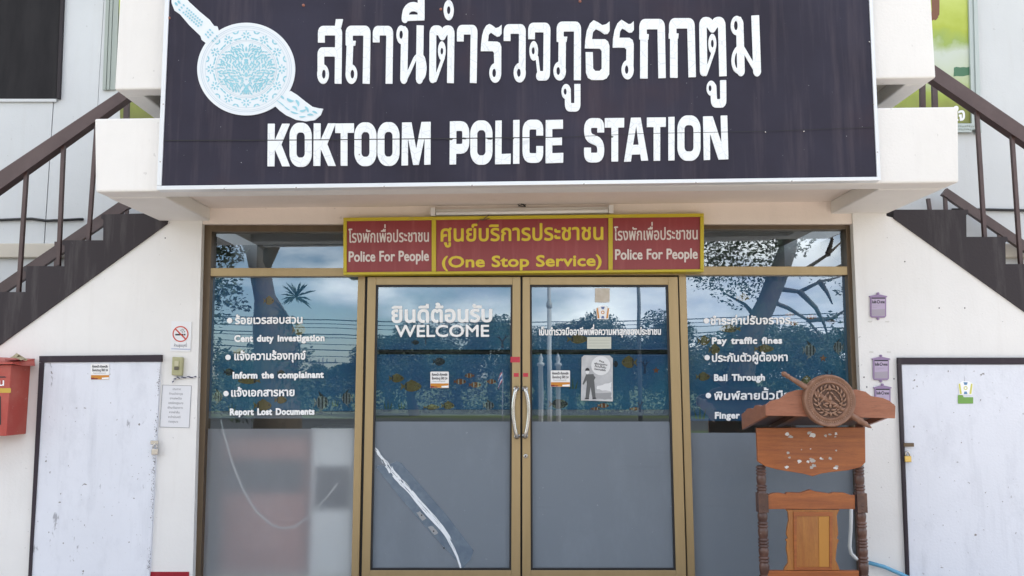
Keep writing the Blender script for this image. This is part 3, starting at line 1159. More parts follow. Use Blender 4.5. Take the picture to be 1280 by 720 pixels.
# ================================================================== railings on the stairs
def railing(side):
    lab = {-1: 'brown metal stair railing with slim balusters on the stair left of the big sign',
           1: 'brown metal stair railing with slim balusters on the stair right of the big sign'}[side]
    base = at(24, 365, 0.06) if side < 0 else at(1240, 365, 0.06)
    T = empty('stair_railing', base, lab, 'railing', 'railings of the outdoor stairs')
    Y0, Y1 = 0.04, 0.085
    def ext(a, b, t): return (a[0] + (b[0] - a[0]) * t, a[1] + (b[1] - a[1]) * t)
    if side < 0:
        tl, tr, bl, br = (0, 213), (150, 113), (0, 237), (157, 124.5)
        bal = [((32, 214), (22, 366)), ((78.5, 180), (72, 332)), ((120.5, 150), (109.5, 300)), ((-12, 246), (-22, 400))]
        lt, lb, lt2, lb2 = (0, 352), (0, 366), (150, 252), (160, 255)
        lo = [(-320, 572), (-320, 588), (162, 259), (152, 250)]
        rear = [((158, 257), (157, 285)), ((70, 302), (69, 340)), ((152, 252), (151, 285))]
        stubs = [((157.5, 118), (157, 150))]
    else:
        tl, tr, bl, br = (1172, 83), (1280, 157), (1172, 104), (1280, 178)
        bal = [((1222, 137), (1232, 298)), ((1266, 168), (1277, 330)), ((1308, 198), (1322, 365))]
        lo = [(1178, 243), (1184, 235), (1600, 517), (1600, 534)]
        rear = [((1182, 240), (1183, 262)), ((1250, 287), (1251, 320)), ((1161, 248), (1163, 262))]
        stubs = [((1154, 103), (1154.5, 140)), ((1169, 103), (1170, 140))]
    h = MB()
    t0, t1 = (-3.0, 1.35) if side < 0 else (-0.35, 4.0)
    a, b, c, d = ext(tl, tr, t0), ext(tl, tr, t1), ext(bl, br, t1), ext(bl, br, t0)
    h.slab([a, b, c, d], Y0, Y1 + .03)
    ho = h.build('handrail', M['rail'], T, bevel=.006)
    g_ = MB()
    m = lambda p, q, t: (p[0] + (q[0] - p[0]) * t, p[1] + (q[1] - p[1]) * t)
    g_.slab([m(a, d, .84), m(b, c, .84), m(b, c, .98), m(a, d, .98)], Y0 - .006, Y0 + .01)
    g_.build('rail_lip', M['rail'], ho)
    for (x0, y0), (x1, y1) in bal:
        b_ = MB()
        b_.slab([(x0 - 2.2, y0), (x0 + 2.2, y0), (x1 + 2.2, y1), (x1 - 2.2, y1)], Y0 + .02, Y0 + .045)
        b_.build('baluster', M['rail'], T)
    for (x0, y0), (x1, y1) in stubs:
        b_ = MB()
        b_.slab([(x0 - 3, y0), (x0 + 3, y0), (x1 + 3, y1), (x1 - 3, y1)], Y0 + .3, Y0 + .33)
        b_.build('baluster', M['rail'], T)
    l = MB()
    l.slab(lo, YW - .16, YW - .12)
    l.build('lower_rail', M['rail'], T)
    for (x0, y0), (x1, y1) in rear:
        b_ = MB()
        b_.slab([(x0 - 2, y0), (x0 + 2, y0), (x1 + 2, y1), (x1 - 2, y1)], YW - .15, YW - .125)
        b_.build('baluster', M['rail'], T)
railing(-1)
railing(1)

# dark cable along the upper walls
for pts, lab in (([(-300, 279), (-60, 276), (0, 275), (40, 273.5), (58, 276), (104, 274)], 'thin dark cable running along the upper wall behind the left stair railing'),
                 ([(1190, 262), (1236, 262), (1300, 263.5), (1600, 268)], 'thin dark cable running along the upper wall behind the right stair railing')):
    t = MB()
    t.tube([at(x, y, YW - .02) for x, y in pts], .012, 8)
    tag(t.build('wall_cable', M['black']), lab, 'cable')

# ================================================================== green posters on the upper wall
def poster_print():
    m = mat('poster_green', (.4, .5, .1), .5)
    n, l = m.node_tree.nodes, m.node_tree.links
    t = n.new('ShaderNodeTexCoord')
    sx = n.new('ShaderNodeSeparateXYZ')
    l.new(t.outputs['Object'], sx.inputs[0])
    nz_ = n.new('ShaderNodeTexNoise')
    nz_.inputs['Scale'].default_value = 3.5
    nz_.inputs['Detail'].default_value = 5
    l.new(t.outputs['Object'], nz_.inputs['Vector'])
    a = n.new('ShaderNodeMath'); a.operation = 'MULTIPLY_ADD'
    a.inputs[1].default_value = .45
    l.new(nz_.outputs['Fac'], a.inputs[0])
    l.new(sx.outputs['Z'], a.inputs[2])
    zlo, zhi = at(1190, 154, 1.33).z + .225, at(1190, -60, 1.33).z + .225
    r = n.new('ShaderNodeMapRange')
    r.inputs['From Min'].default_value = zlo
    r.inputs['From Max'].default_value = zhi
    l.new(a.outputs[0], r.inputs['Value'])
    c = n.new('ShaderNodeValToRGB')
    e = c.color_ramp.elements
    e[0].position, e[0].color = 0.0, (.17, .18, .035, 1)
    e[1].position, e[1].color = 1.0, (.45, .52, .05, 1)
    for p_, q_ in ((.12, (.25, .29, .05, 1)), (.2, (.33, .42, .06, 1)), (.30, (.52, .58, .42, 1)), (.44, (.55, .60, .52, 1)), (.50, (.30, .40, .09, 1)), (.56, (.40, .47, .05, 1)), (.68, (.52, .60, .14, 1)), (.78, (.36, .46, .04, 1))):
        k = e.new(p_); k.color = q_
    l.new(r.outputs['Result'], c.inputs[0])
    l.new(c.outputs[0], n['Principled BSDF'].inputs['Base Color'])
    return m
M['poster_green'] = poster_print()
M['poster_pale'] = printed('poster_pale', (0.55, 0.60, 0.55), (0.42, 0.52, 0.45), 3, .5)
M['poster_olive'] = printed('poster_olive', (0.20, 0.22, 0.04), (0.27, 0.29, 0.06), 5, .5)
M['poster_dark'] = mat('poster_bottle_green', (0.06, 0.17, 0.09), .5)
M['silver_frame'] = mat('silver_green_frame', (0.42, 0.47, 0.45), .4, .2)
M['poster_brown'] = mat('poster_brown', (0.19, 0.075, 0.035), .5)
def soft(xy, seed, amp=1.4):
    r = random.Random(seed)
    out = []
    for i in range(len(xy)):
        a, b = xy[i], xy[(i + 1) % len(xy)]
        for k in range(5):
            t = k / 5
            out.append((a[0] + (b[0] - a[0]) * t + r.uniform(-amp, amp), a[1] + (b[1] - a[1]) * t + r.uniform(-amp, amp)))
    return out
def big_poster(side):
    f = (lambda x: x) if side > 0 else (lambda x: 1318 - x)
    lab = 'tall green poster in a silver grey frame on the wall right of the signboard' if side > 0 else 'green poster on the upper wall seen through the gap left of the sign'
    Y = YW - .02
    T = empty('poster', at(f(1180), 160, YW), lab, 'poster', 'green posters on the upper wall')
    p = MB()
    q = [(1090, -120), (1208, -120), (1215, 154), (1090, 154)] if side > 0 else [(148, -120), (240, -120), (240, 148), (150, 148)]
    p.slab(q, Y, YW - .004)
    po = p.build('print', [M['poster_green']], T)
    d = MB()
    if side > 0:
        d.poly(soft([(1160, 86), (1188, 82), (1190, 96), (1160, 100)], 5), Y - .0014, 4)
        d.poly(soft([(1192, 84), (1212, 84), (1213, 94), (1192, 96)], 2, .6), Y - .0016, 1)
        d.poly(soft([(1164, -40), (1176, -40), (1174, 18), (1172, 24), (1164, 26)], 9, 1), Y - .0015, 3)
        text_into(d, 'ใจ', 1193, 1206, 151, 150, 12, Y - .002, .03, 5)
    else:
        d.poly(soft([(150, 118), (230, 118), (230, 134), (150, 136)], 4, 1.5), Y - .0013, 2)
        d.poly(soft([(150, 60), (230, 70), (230, 108), (150, 104)], 6, 1.5), Y - .0012, 0)
    d.build('picture', [M['poster_pale'], M['poster_dark'], M['poster_olive'], M['poster_brown'], M['poster_green'], M['white']], po, fix=False)
    fr = MB()
    if side > 0:
        fr.slab([(1208, -120), (1214, -120), (1221, 162), (1215, 162)], Y - .02, YW - .006)
        fr.slab([(1214.3, -120), (1218, -120), (1227, 166), (1221.3, 166)], Y - .032, YW - .006)
        fr.slab([(1090, 154.2), (1214.8, 154.2), (1215, 165), (1090, 165)], Y - .02, YW - .006)
        rnd = random.Random(4)
        for k in range(22):                      # moulded scrolls on the lower frame bar
            x = 1196 + k * 1.15
            fr.ball(at(x, 157 + 4 * (k % 2) + rnd.random(), Y - .021), .006, .006, .009, 6, 5)
        fr.build('frame', M['silver_frame'], T)
    return T
big_poster(1)
big_poster(-1)

# ================================================================== the big signboard
M['sign'] = mat('sign_plum_black', (0.021, 0.018, 0.031), 0.5, spec=0.22)
sm = M['sign']
layer(sm, noise(sm, 1.1, 6, 0.6, 0.35, 0.75), (0.038, 0.036, 0.060), 0.9)
layer(sm, noise(sm, 2.5, 6, 0.6, 0.5, 0.8, (7, 7, 0.45)), (0.085, 0.068, 0.082), 0.6)
layer(sm, noise(sm, 1.7, 4, 0.5, 0.55, 0.75), (0.052, 0.030, 0.038), 0.6)
layer(sm, noise(sm, 70, 2, 0.5, 0.77, 0.80), (0.5, 0.5, 0.5), 0.6)
M['letter'] = mat('letter_vinyl', (0.80, 0.835, 0.85), 0.45)
def crackle(m, scale, col, amt):
    n, l = m.node_tree.nodes, m.node_tree.links
    v = n.new('ShaderNodeTexVoronoi')
    v.feature = 'DISTANCE_TO_EDGE'
    v.inputs['Scale'].default_value = scale
    l.new(coords(m, 1.0), v.inputs['Vector'])
    r = n.new('ShaderNodeMapRange')
    r.inputs['From Min'].default_value = 0.012
    r.inputs['From Max'].default_value = 0.03
    r.inputs['To Min'].default_value = 1
    r.inputs['To Max'].default_value = 0
    l.new(v.outputs['Distance'], r.inputs['Value'])
    layer(m, r.outputs['Result'], col, amt)
crackle(M['letter'], 16, (0.55, 0.58, 0.60), 0.5)
M['alu'] = mat('sign_edge_aluminium', (0.72, 0.74, 0.76), 0.4, 0.3)
M['emblem_white'] = mat('emblem_white', (0.74, 0.79, 0.83), 0.5)
M['emblem_blue'] = printed('emblem_pale_blue', (0.24, 0.54, 0.64), (0.32, 0.61, 0.70), 6, .5)
M['emblem_line'] = mat('emblem_grey_blue', (0.50, 0.60, 0.67), .5)
M['screw'] = mat('rusty_screw', (0.30, 0.12, 0.085), .6)

YS = YC - 0.06
SGN = empty('signboard', at(647, 232, YS), 'large dark plum signboard with white lettering and a pale blue shield emblem above the entrance', 'signboard')
s_ = MB()
s_.slab([(214, -60), (1083, -72), (1097, 222.5), (198, 234)], YS, YS + .05)
panel = s_.build('panel', M['sign'], SGN)
fr = MB()
fr.slab([(208.5, -60), (214, -60), (201.5, 232), (196, 232)], YS - .008, YS + .055)
fr.slab([(1083.5, -72), (1087.5, -72), (1101, 222), (1096.5, 222)], YS - .008, YS + .055)
fr.slab([(196, 232.2), (1101, 220.8), (1101, 225.5), (195.5, 237.5)], YS - .008, YS + .055)
fr.build('frame', M['alu'], SGN, bevel=.003)
# the seam between the two panel sheets, torn a little under the lettering
se = MB()
pts = [(205, 175.5), (330, 175.3), (420, 174.6), (555, 173.2), (600, 172.6), (700, 171.5), (760, 169), (800, 167), (960, 164), (1093, 159)]
for (x0, y0), (x1, y1) in zip(pts, pts[1:]):
    hw = .55 if x0 < 650 else .3
    se.poly([(x0, y0 - hw), (x1, y1 - hw), (x1, y1 + hw), (x0, y0 + hw)], YS - .0075)
for x, y, wd in ((562, 174, 5), (580, 173, 4), (598, 173, 3), (612, 173.5, 4), (640, 173.2, 3), (764, 171, 3)):
    se.poly([(x - wd, y - .4), (x - wd * .2, y - 1.2), (x + wd, y - .5), (x + wd * .5, y + 1.1), (x - wd * .4, y + .9)], YS - .0085)
se.build('seam', M['gasket_and_gap'], panel, fix=False)
sc_ = MB()
for x, y in ((211, 22), (379, 6), (551, 11), (725, 1)):
    sc_.lathe(at(x, y, YS - .007), (0, 1, 0), [(0, 0), (0, .006), (.004, .009), (.007, .009)], 10, 0)
sc_.build('screw', M['screw'], SGN)
sc_ = MB()
for x, y in ((449, 193), (1005, 164), (957, 165), (1097, 190), (204, 130), (200, 202), (1087, 52), (1092, 130), (280, 235.6), (370, 234.4), (480, 233), (590, 231.6), (730, 229.8), (870, 228), (990, 226.3)):
    sc_.lathe(at(x, y, YS - .0105), (0, 1, 0), [(0, 0), (0, .003), (.002, .0045), (.004, .0045)], 8, 0)
sc_.build('rivet', M['steel'], SGN)

# ---- Thai line, each letter drawn as strokes
A1 = (390, 0, 150 / 982); A2 = (530, 0, 150 / 982); A3 = (670, 0, 150 / 745); A4 = (795, 0, 165 / 819)
TH = []
f = Field(*A1)   # so suea
f.stroke([(76, 348), (76, 250), (218, 250), (213, 684)], 56).stroke([(72, 600), (72, 424), (212, 424), (212, 470)], 54, (False, True)).ell(90, 606, 48, 80, 15, 37, 96)
f.poly([(195, 156), (254, 156), (238, 226), (186, 222)])
TH.append(f)
f = Field(*A1)   # tho thung
f.stroke([(304, 370), (304, 250), (450, 250), (443, 684)], 58).poly([(275, 333), (358, 333), (353, 373), (278, 373)]).stroke([(310, 368), (302, 590)], 54, (True, False)).ell(322, 606, 48, 80, 15, 36, 330)
TH.append(f)
f = Field(*A1)   # sara aa
f.stroke([(525, 346), (525, 250), (636, 250), (630, 684)], 56)
TH.append(f)
f = Field(*A1)   # no nu
f.stroke([(758, 260), (751, 645)], 58, (False, False)).ell(730, 283, 40, 76, 14, 34, 729).poly([(735, 212), (765, 215), (786, 250), (786, 330), (735, 330)])
f.ops.append(f.ops.pop(2))
f.stroke([(885, 207), (879, 645)], 58, (True, False)).stroke([(757, 660), (800, 575), (845, 470), (880, 447), (912, 470), (927, 555), (915, 625), (880, 655)], 27, (False, False), 40)
TH.append(f)
f = Field(*A1)   # sara ii
f.stroke([(760, 150), (768, 90), (800, 56), (845, 52), (892, 80)], 54, (False, False), 40).poly([(735, 120), (920, 118), (920, 166), (735, 172)]).stroke([(893, -75), (893, 150)], 56)
TH.append(f)
f = Field(*A2)   # to tao
f.stroke([(70, 640), (73, 246), (126, 246), (150, 290)], 56, (False, False), 22).stroke([(216, 679), (222, 246), (174, 246), (150, 290)], 56, (True, False), 22)
f.stroke([(158, 470), (92, 655)], 24, (False, False), 0).poly([(132, 190), (168, 190), (150, 234)], sub=True).ell(146, 415, 32, 78, 11, 28, 146, 417)
TH.append(f)
f = Field(*A2).ell(202, 82, 42, 83, 14, 33)
TH.append(f)
f = Field(*A2).stroke([(297, 338), (297, 242), (410, 242), (403, 678)], 56)
TH.append(f)
f = Field(*A2)   # ro ruea
f.poly([(464, 418), (468, 350), (475, 290), (490, 240), (510, 208), (535, 195), (560, 208), (588, 230), (612, 222), (636, 202), (635, 275), (618, 296), (598, 300), (575, 285), (548, 265), (530, 282), (524, 338), (600, 340), (622, 352), (633, 380), (632, 600), (575, 560), (572, 430), (562, 418)])
f.ell(583, 596, 49, 80, 15, 35, 574)
TH.append(f)
f = Field(*A2).stroke([(680, 334), (680, 236), (805, 236), (803, 590)], 56, (True, False)).ell(783, 594, 50, 80, 15, 34, 776)
TH.append(f)
f = Field(530, 0, 150 / 982)   # cho chan
def a3(x, y): return ((x * 150 / 745 + 140) / (150 / 982), y * (150 / 745) / (150 / 982))
f.stroke([(880, 320), (880, 224), (1007, 224), (1003, 620), (945, 620)], 56, (True, False)).stroke([(925, 470), (943, 625)], 24, (False, False)).ell(898, 415, 36, 80, 12, 30, 894)
TH.append(f)
f = Field(*A3)   # pho samphao
f.stroke([(150, 258), (150, 164), (258, 164), (257, 497)], 44, fil=13).poly([(128, 227), (195, 227), (190, 259), (131, 259)]).stroke([(163, 256), (161, 440)], 46, (True, False)).ell(147, 440, 39, 59, 11, 25, 138)
TH.append(f)
f = Field(*A3)   # sara uu
f.stroke([(197, 560), (199, 666), (257, 666), (257, 521)], 38, (False, True), 13).ell(187, 568, 29, 47, 9, 20, 181)
TH.append(f)
f = Field(*A3).poly([(303, 300), (306, 250), (315, 190), (335, 145), (358, 125), (385, 138), (412, 156), (435, 150), (457, 132), (458, 190), (445, 210), (425, 212), (400, 194), (372, 180), (354, 198), (348, 243), (430, 243), (448, 258), (456, 285), (455, 460), (440, 485), (415, 496), (345, 496), (322, 482), (310, 450), (308, 323), (353, 323), (355, 425), (368, 440), (395, 440), (408, 425), (408, 315), (396, 301)])
TH.append(f)
f = Field(*A3).poly([(476, 295), (478, 240), (488, 185), (505, 145), (530, 122), (552, 135), (575, 150), (590, 147), (607, 130), (608, 185), (595, 201), (578, 203), (555, 186), (535, 176), (522, 195), (518, 234), (580, 234), (600, 248), (607, 275), (605, 440), (560, 400), (561, 305), (550, 295)]).ell(569, 432, 38, 60, 11, 26, 563)
TH.append(f)
for A, B, C in (([(44, 243), (44, 149), (156, 149), (162, 484)], [(20, 211), (80, 211), (78, 244), (20, 244)], [(50, 242), (49, 487)]),
                ([(228, 237), (228, 144), (341, 144), (349, 478)], [(203, 207), (265, 207), (262, 239), (203, 239)], [(235, 238), (235, 482)])):
    f = Field(*A4).stroke(A, 46, fil=13).poly(B).stroke(C, 47)
    TH.append(f)
f = Field(*A4)
f.stroke([(420, 440), (415, 137), (452, 137), (474, 170)], 46, (False, False), 16).stroke([(540, 472), (532, 136), (496, 136), (474, 170)], 46, (True, False), 16)
f.stroke([(484, 310), (433, 458)], 19, (False, False), 0).poly([(460, 95), (488, 95), (474, 128)], sub=True).ell(474, 270, 25, 61, 9, 24)
TH.append(f)
f = Field(*A4).stroke([(480, 540), (485, 641), (542, 641), (541, 497)], 38, (False, True), 13).ell(467, 547, 29, 47, 9, 19, 460)
TH.append(f)
f = Field(*A4)
f.stroke([(644, 150), (652, 440)], 46, (False, False)).poly([(628, 101), (650, 105), (664, 130), (665, 200), (628, 200)]).ell(625, 158, 37, 60, 12, 29, 620)
f.stroke([(655, 290), (625, 300), (605, 340), (601, 385), (612, 430), (645, 450)], 20, (False, False), 20).stroke([(655, 285), (752, 450)], 22, (False, False), 0).stroke([(740, 95), (752, 440)], 48, (True, False))
TH.append(f)
def raised(name, fields, matl, parent, Y, thick, step=.33):
    b = MB()
    for q in fields:
        loops_into(b, q.loops(step), Y, thick)
    return b.build(name, matl, parent, fix=False)
raised('thai_lettering', TH, M['letter'], SGN, YS - .007, .006)

# ---- Latin line
L5 = (325, 140, 310 / 1280); L6 = (610, 135, 310 / 1280)
sv, sh = 35, 49
LT = []
def LK(o, x, yt, yb, w=112):
    m = (yt + yb) / 2
    LT.append(Field(*o).poly([(x, yt), (x + 36, yt), (x + 35, m - 22), (x + 74, yt), (x + 114, yt), (x + 70, m - 3), (x + 114, yb), (x + 74, yb), (x + 36, m + 22), (x + 34, yb), (x - 2, yb)]))
def LO(o, x0, x1, yt, yb):
    LT.append(Field(*o).rbox(x0, yt, x1, yb, 50).rbox(x0 + sv + 1, yt + sh + 1, x1 - sv - 1, yb - sh + 1, 17, True))
def LTT(o, x0, x1, yt, yb, s0, s1):
    LT.append(Field(*o).poly([(x0, yt + 1), (x1, yt), (x1, yt + sh), (s1, yt + sh), (s1, yb), (s0, yb), (s0, yt + sh + 1), (x0, yt + sh + 1)]))
LK(L5, 40, 60, 280)
LO(L5, 152, 267, 55, 283)
LK(L5, 277, 58, 278)
LTT(L5, 388, 485, 58, 277, 416, 451)
LO(L5, 487, 601, 53, 279)
LO(L5, 606, 720, 52, 278)
LT.append(Field(*L5).poly([(733, 54), (782, 53), (806, 190), (833, 51), (881, 50), (880, 271), (847, 272), (850, 130), (819, 273), (790, 273), (763, 130), (764, 275), (730, 276)]))
LT.append(Field(*L5).poly([(980, 48), (1014, 47), (1012, 270), (978, 271)]).stroke([(1000, 72), (1062, 72), (1062, 190), (1000, 190)], 36, fil=26))
LO(L5, 1085, 1200, 43, 272)
LT.append(Field(*L6).poly([(38, 65), (71, 64), (70, 237), (118, 235), (117, 289), (36, 290)]))
LT.append(Field(*L6).poly([(130, 62), (163, 61), (162, 287), (129, 288)]))
LT.append(Field(*L6).stroke([(267, 142), (267, 85), (196, 85), (196, 258), (267, 258), (267, 196)], 36, fil=26))
LT.append(Field(*L6).poly([(298, 62), (387, 60), (387, 107), (332, 108), (332, 151), (382, 150), (382, 191), (332, 192), (332, 233), (389, 231), (388, 282), (297, 285)]))
LT.append(Field(*L6).stroke([(582, 126), (582, 77), (514, 77), (514, 150), (582, 178), (582, 256), (514, 256), (514, 204)], 36, fil=26))
LTT(L6, 603, 703, 51, 276, 637, 672)
LT.append(Field(*L6).poly([(738, 50), (788, 49), (827, 271), (791, 272), (786, 239), (743, 240), (738, 276), (702, 277)]).poly([(749, 190), (765, 92), (778, 189)], sub=True))
LTT(L6, 820, 918, 48, 272, 855, 889)
LT.append(Field(*L6).poly([(931, 46), (963, 45), (963, 270), (931, 271)]))
LO(L6, 978, 1097, 38, 272)
LT.append(Field(*L6).poly([(1110, 43), (1160, 42), (1205, 180), (1201, 39), (1235, 38), (1241, 264), (1190, 266), (1146, 130), (1147, 267), (1114, 269)]))
raised('latin_lettering', LT, M['letter'], SGN, YS - .007, .006)

# ---- emblem: shield disc on a slanting sword
E0 = (205, 0, 205 / 984)
def em(dx, dy=0): return None
def build_emblem():
    f = Field(*E0, k=1.0)
    f.ell(493, 414, 294, 278)
    f.poly([(40, -60), (95, -60), (150, 10), (215, 70), (275, 120), (300, 155), (320, 158), (328, 185), (380, 190), (260, 330), (253, 260), (225, 238), (218, 215), (150, 150), (95, 85), (62, 62), (46, 20)])
    f.poly([(640, 610), (760, 545), (800, 570), (850, 610), (890, 640), (930, 650), (955, 652), (940, 690), (905, 720), (850, 728), (790, 718), (730, 690), (690, 660)])
    b = MB()
    loops_into(b, f.loops(.33), YS - .0065, .006)
    e = b.build('emblem', M['emblem_white'], SGN, fix=False)
    Yo = YS - .0075
    sc = E0[2]
    cx, cy = 493, 414
    o = MB()
    P = lambda x, y: (E0[0] + x * sc, y * sc)
    def ring(r, w, mi):
        n = 72
        for k in range(n):
            a, c = 2 * math.pi * k / n, 2 * math.pi * (k + 1) / n
            q = [(cx + (r - w) * math.cos(a), cy + (r - w) * .945 * math.sin(a)), (cx + (r + w) * math.cos(a), cy + (r + w) * .945 * math.sin(a)),
                 (cx + (r + w) * math.cos(c), cy + (r + w) * .945 * math.sin(c)), (cx + (r - w) * math.cos(c), cy + (r - w) * .945 * math.sin(c))]
            o.poly([P(*p) for p in q], Yo, mi)
    ring(272, 1.6, 1); ring(262, 1.2, 1); ring(246, 1.0, 1); ring(183, 1.6, 1); ring(174, 1.0, 1)
    zc = [0]
    def leaf(x, y, a, L, w, bend=0.0, mi=0):
        zc[0] += 1
        n = 6
        up, dn = [], []
        px, py, aa = x, y, a
        for k in range(n + 1):
            t = k / n
            hw = w * math.sin(math.pi * min(1, t * .92 + .08)) ** .8 * (1 - .25 * t)
            up.append((px - math.sin(aa) * hw, py + math.cos(aa) * hw))
            dn.append((px + math.sin(aa) * hw, py - math.cos(aa) * hw))
            px += math.cos(aa) * L / n
            py += math.sin(aa) * L / n
            aa += bend / n
        Yz = Yo - .000004 * zc[0]
        for k in range(n):
            o.poly([P(*up[k]), P(*up[k + 1]), P(*dn[k + 1]), P(*dn[k])], Yz, mi)
    def at_ring(r, a): return cx + r * math.cos(a), cy + r * .945 * math.sin(a)
    for k in range(12):                                        # band of blossoms and paired leaves
        a = 2 * math.pi * k / 12 + math.pi / 12 + math.pi / 12
        x, y = at_ring(214, a)
        for j in range(4):
            b_ = a + math.pi / 4 + j * math.pi / 2
            leaf(x + 7 * math.cos(b_), y + 7 * math.sin(b_), b_, 19, 6.5)
        for j in range(4):
            b_ = a + j * math.pi / 2
            leaf(x + 16 * math.cos(b_), y + 16 * math.sin(b_), b_, 15, 4)
        for sgn in (-1, 1):
            a2 = a + sgn * math.pi / 12
            for rr in (198, 231):
                x2, y2 = at_ring(rr, a2)
                leaf(x2, y2, a2 - sgn * math.pi / 2 + (.35 if rr > 214 else -.35) * sgn, 26, 5.5, sgn * .9)
    rnd = random.Random(11)
    # mirrored flame work inside the disc
    cells = []
    for gy in range(-156, 168, 16):
        for gx in range(11, 172, 16):
            x, y = gx + rnd.uniform(-4, 4) + (gy // 16 % 2) * 6, gy + rnd.uniform(-4, 4)
            if (x / 163) ** 2 + (y / 154) ** 2 > .97:
                continue
            cells.append((x, y))
    for x, y in cells:
        ang = -math.pi / 2 + x / 150 * 1.1 + .55 * math.sin(y / 26) + rnd.uniform(-.35, .35)
        L, w, bd = rnd.uniform(20, 30), rnd.uniform(3.6, 6.2), rnd.choice((-1.6, 1.3, 1.8))
        leaf(cx + x, cy + y + 9, ang, L, w, bd)
        leaf(cx - x, cy + y + 9, math.pi - ang, L, w, -bd)
    for k, (yy, w) in enumerate(((-118, 7), (-80, 10), (-42, 9), (-6, 11), (36, 12), (112, 11), (140, 8))):
        leaf(cx, cy + yy + 12, -math.pi / 2, 30, w)
    for k in range(-3, 4):                                     # garland under the face
        leaf(cx + k * 22 - 6, cy + 62 - abs(k) * 7, .0, 14, 4.5)
    # lattice on the grip
    ax, ay = 124, 55
    ux, uy = .74, .672
    vx, vy = -uy, ux
    for k in range(8):
        for j in (-1, 0, 1):
            c_ = k * 17 + (8.5 if j == 0 else 0)
            x, y = ax + ux * c_ + vx * j * 17 + 4, ay + uy * c_ + vy * j * 17 + 8
            zc[0] += 1
            h_ = 7.2
            o.poly([P(x + ux * h_, y + uy * h_), P(x + vx * h_, y + vy * h_), P(x - ux * h_, y - uy * h_), P(x - vx * h_, y - vy * h_)], Yo - .000004 * zc[0], 0)
    for bx, by in ((100, 40), (258, 188), (272, 204), (300, 226)):
        for j in (-1.1, 0, 1.1):
            leaf(bx + vx * j * 17, by + vy * j * 17, math.atan2(uy, ux), 17, 5.5)
    for j in (-.8, .6):
        leaf(75 + j * 12, 8 - j * 8, .9, 26, 8)
    # foliage on the blade
    for x, y, a, L, w, bd in ((700, 575, .6, 30, 7, .5), (690, 610, .7, 50, 4, 0), (676, 600, .7, 40, 2.5, 0), (738, 590, .9, 48, 10, -1.4), (770, 640, .1, 42, 8, 1.6), (790, 600, .7, 46, 9, 1.2),
                              (815, 665, .2, 42, 8, -1.2), (845, 640, .6, 44, 8, 1.2), (760, 668, .5, 50, 6, -.6), (860, 690, -.3, 40, 7, .9), (890, 668, .2, 34, 7, .6), (812, 700, .1, 40, 5, -.4), (725, 640, .8, 40, 5, -.5)):
        leaf(x, y, a, L, w, bd)
    o.build('ornament', [M['emblem_blue'], M['emblem_line']], e, fix=False)
build_emblem()

# ================================================================== the red entrance sign
M['red_sign'] = mat('red_sign_sheet', (0.30, 0.046, 0.05), 0.4)
layer(M['red_sign'], noise(M['red_sign'], 1.6, 5, .6, .35, .7), (0.235, 0.033, 0.038), .8)
layer(M['red_sign'], noise(M['red_sign'], 3, 6, .6, .55, .8, (6, 6, .5)), (0.42, 0.12, 0.11), .5)
M['yellow'] = mat('yellow_frame_paint', (0.55, 0.44, 0.025), .45)
layer(M['yellow'], noise(M['yellow'], 12, 5, .7, .55, .75), (0.42, 0.36, 0.08), .6)
M['yellow_letter'] = mat('yellow_letters', (0.70, 0.55, 0.04), .5)
M['pink_letter'] = mat('pale_letters', (0.72, 0.66, 0.63), .5)
YR = -0.06
RS = empty('entrance_sign', at(655, 341, YR), 'long red entrance sign in a yellow frame over the glass doors reading One Stop Service', 'sign')
ln = lambda x: 272 + (266.5 - 272) * (x - 430) / 450.0        # upper edge
lb_ = lambda x: 343.5 + (339.5 - 343.5) * (x - 430) / 450.0   # lower edge
for x0, x1 in ((432, 541.5), (543, 763), (764.5, 877)):
    b = MB()
    b.slab([(x0, ln(x0) + 2), (x1, ln(x1) + 2), (x1, lb_(x1) - 2), (x0, lb_(x0) - 2)], YR + .012, 0.045)
    b.build('panel', M['red_sign'], RS)
b = MB()
b.slab([(429, ln(429)), (880, ln(880)), (880, ln(880) + 4.2), (429, ln(429) + 4.2)], YR, .044)
b.slab([(429, lb_(429) - 3.2), (880, lb_(880) - 3.2), (880, lb_(880)), (429, lb_(429))], YR, .044)
for x0, x1 in ((429, 433.2), (539.5, 545), (760.5, 766), (875.5, 880)):
    b.slab([(x0, ln(x0) + 4.3), (x1, ln(x1) + 4.3), (x1, lb_(x1) - 3.3), (x0, lb_(x0) - 3.3)], YR, .043)
b.build('frame', M['yellow'], RS, bevel=.003)
Yr = YR + .010
for args, mm in ((('โรงพักเพื่อประชาชน', 435.6, 536, 303.2, 302, 11.6, Yr, .012), 'pink_letter'), (('Police For People', 436, 536, 327, 325.8, 12.8, Yr, .022), 'pink_letter'),
                 (('ศูนย์บริการประชาชน', 551, 754, 301.6, 299.4, 15.6, Yr, .02), 'yellow_letter'), (('(One Stop Service)', 552.5, 752, 334, 332, 13.6, Yr, .03), 'yellow_letter'),
                 (('โรงพักเพื่อประชาชน', 767.6, 872, 300.4, 299, 11.6, Yr, .012), 'pink_letter'), (('Police For People', 769, 872, 324.4, 323.2, 12.8, Yr, .022), 'pink_letter')):
    b = MB()
    text_into(b, *args)
    b.build('lettering', M[mm], RS, fix=False)

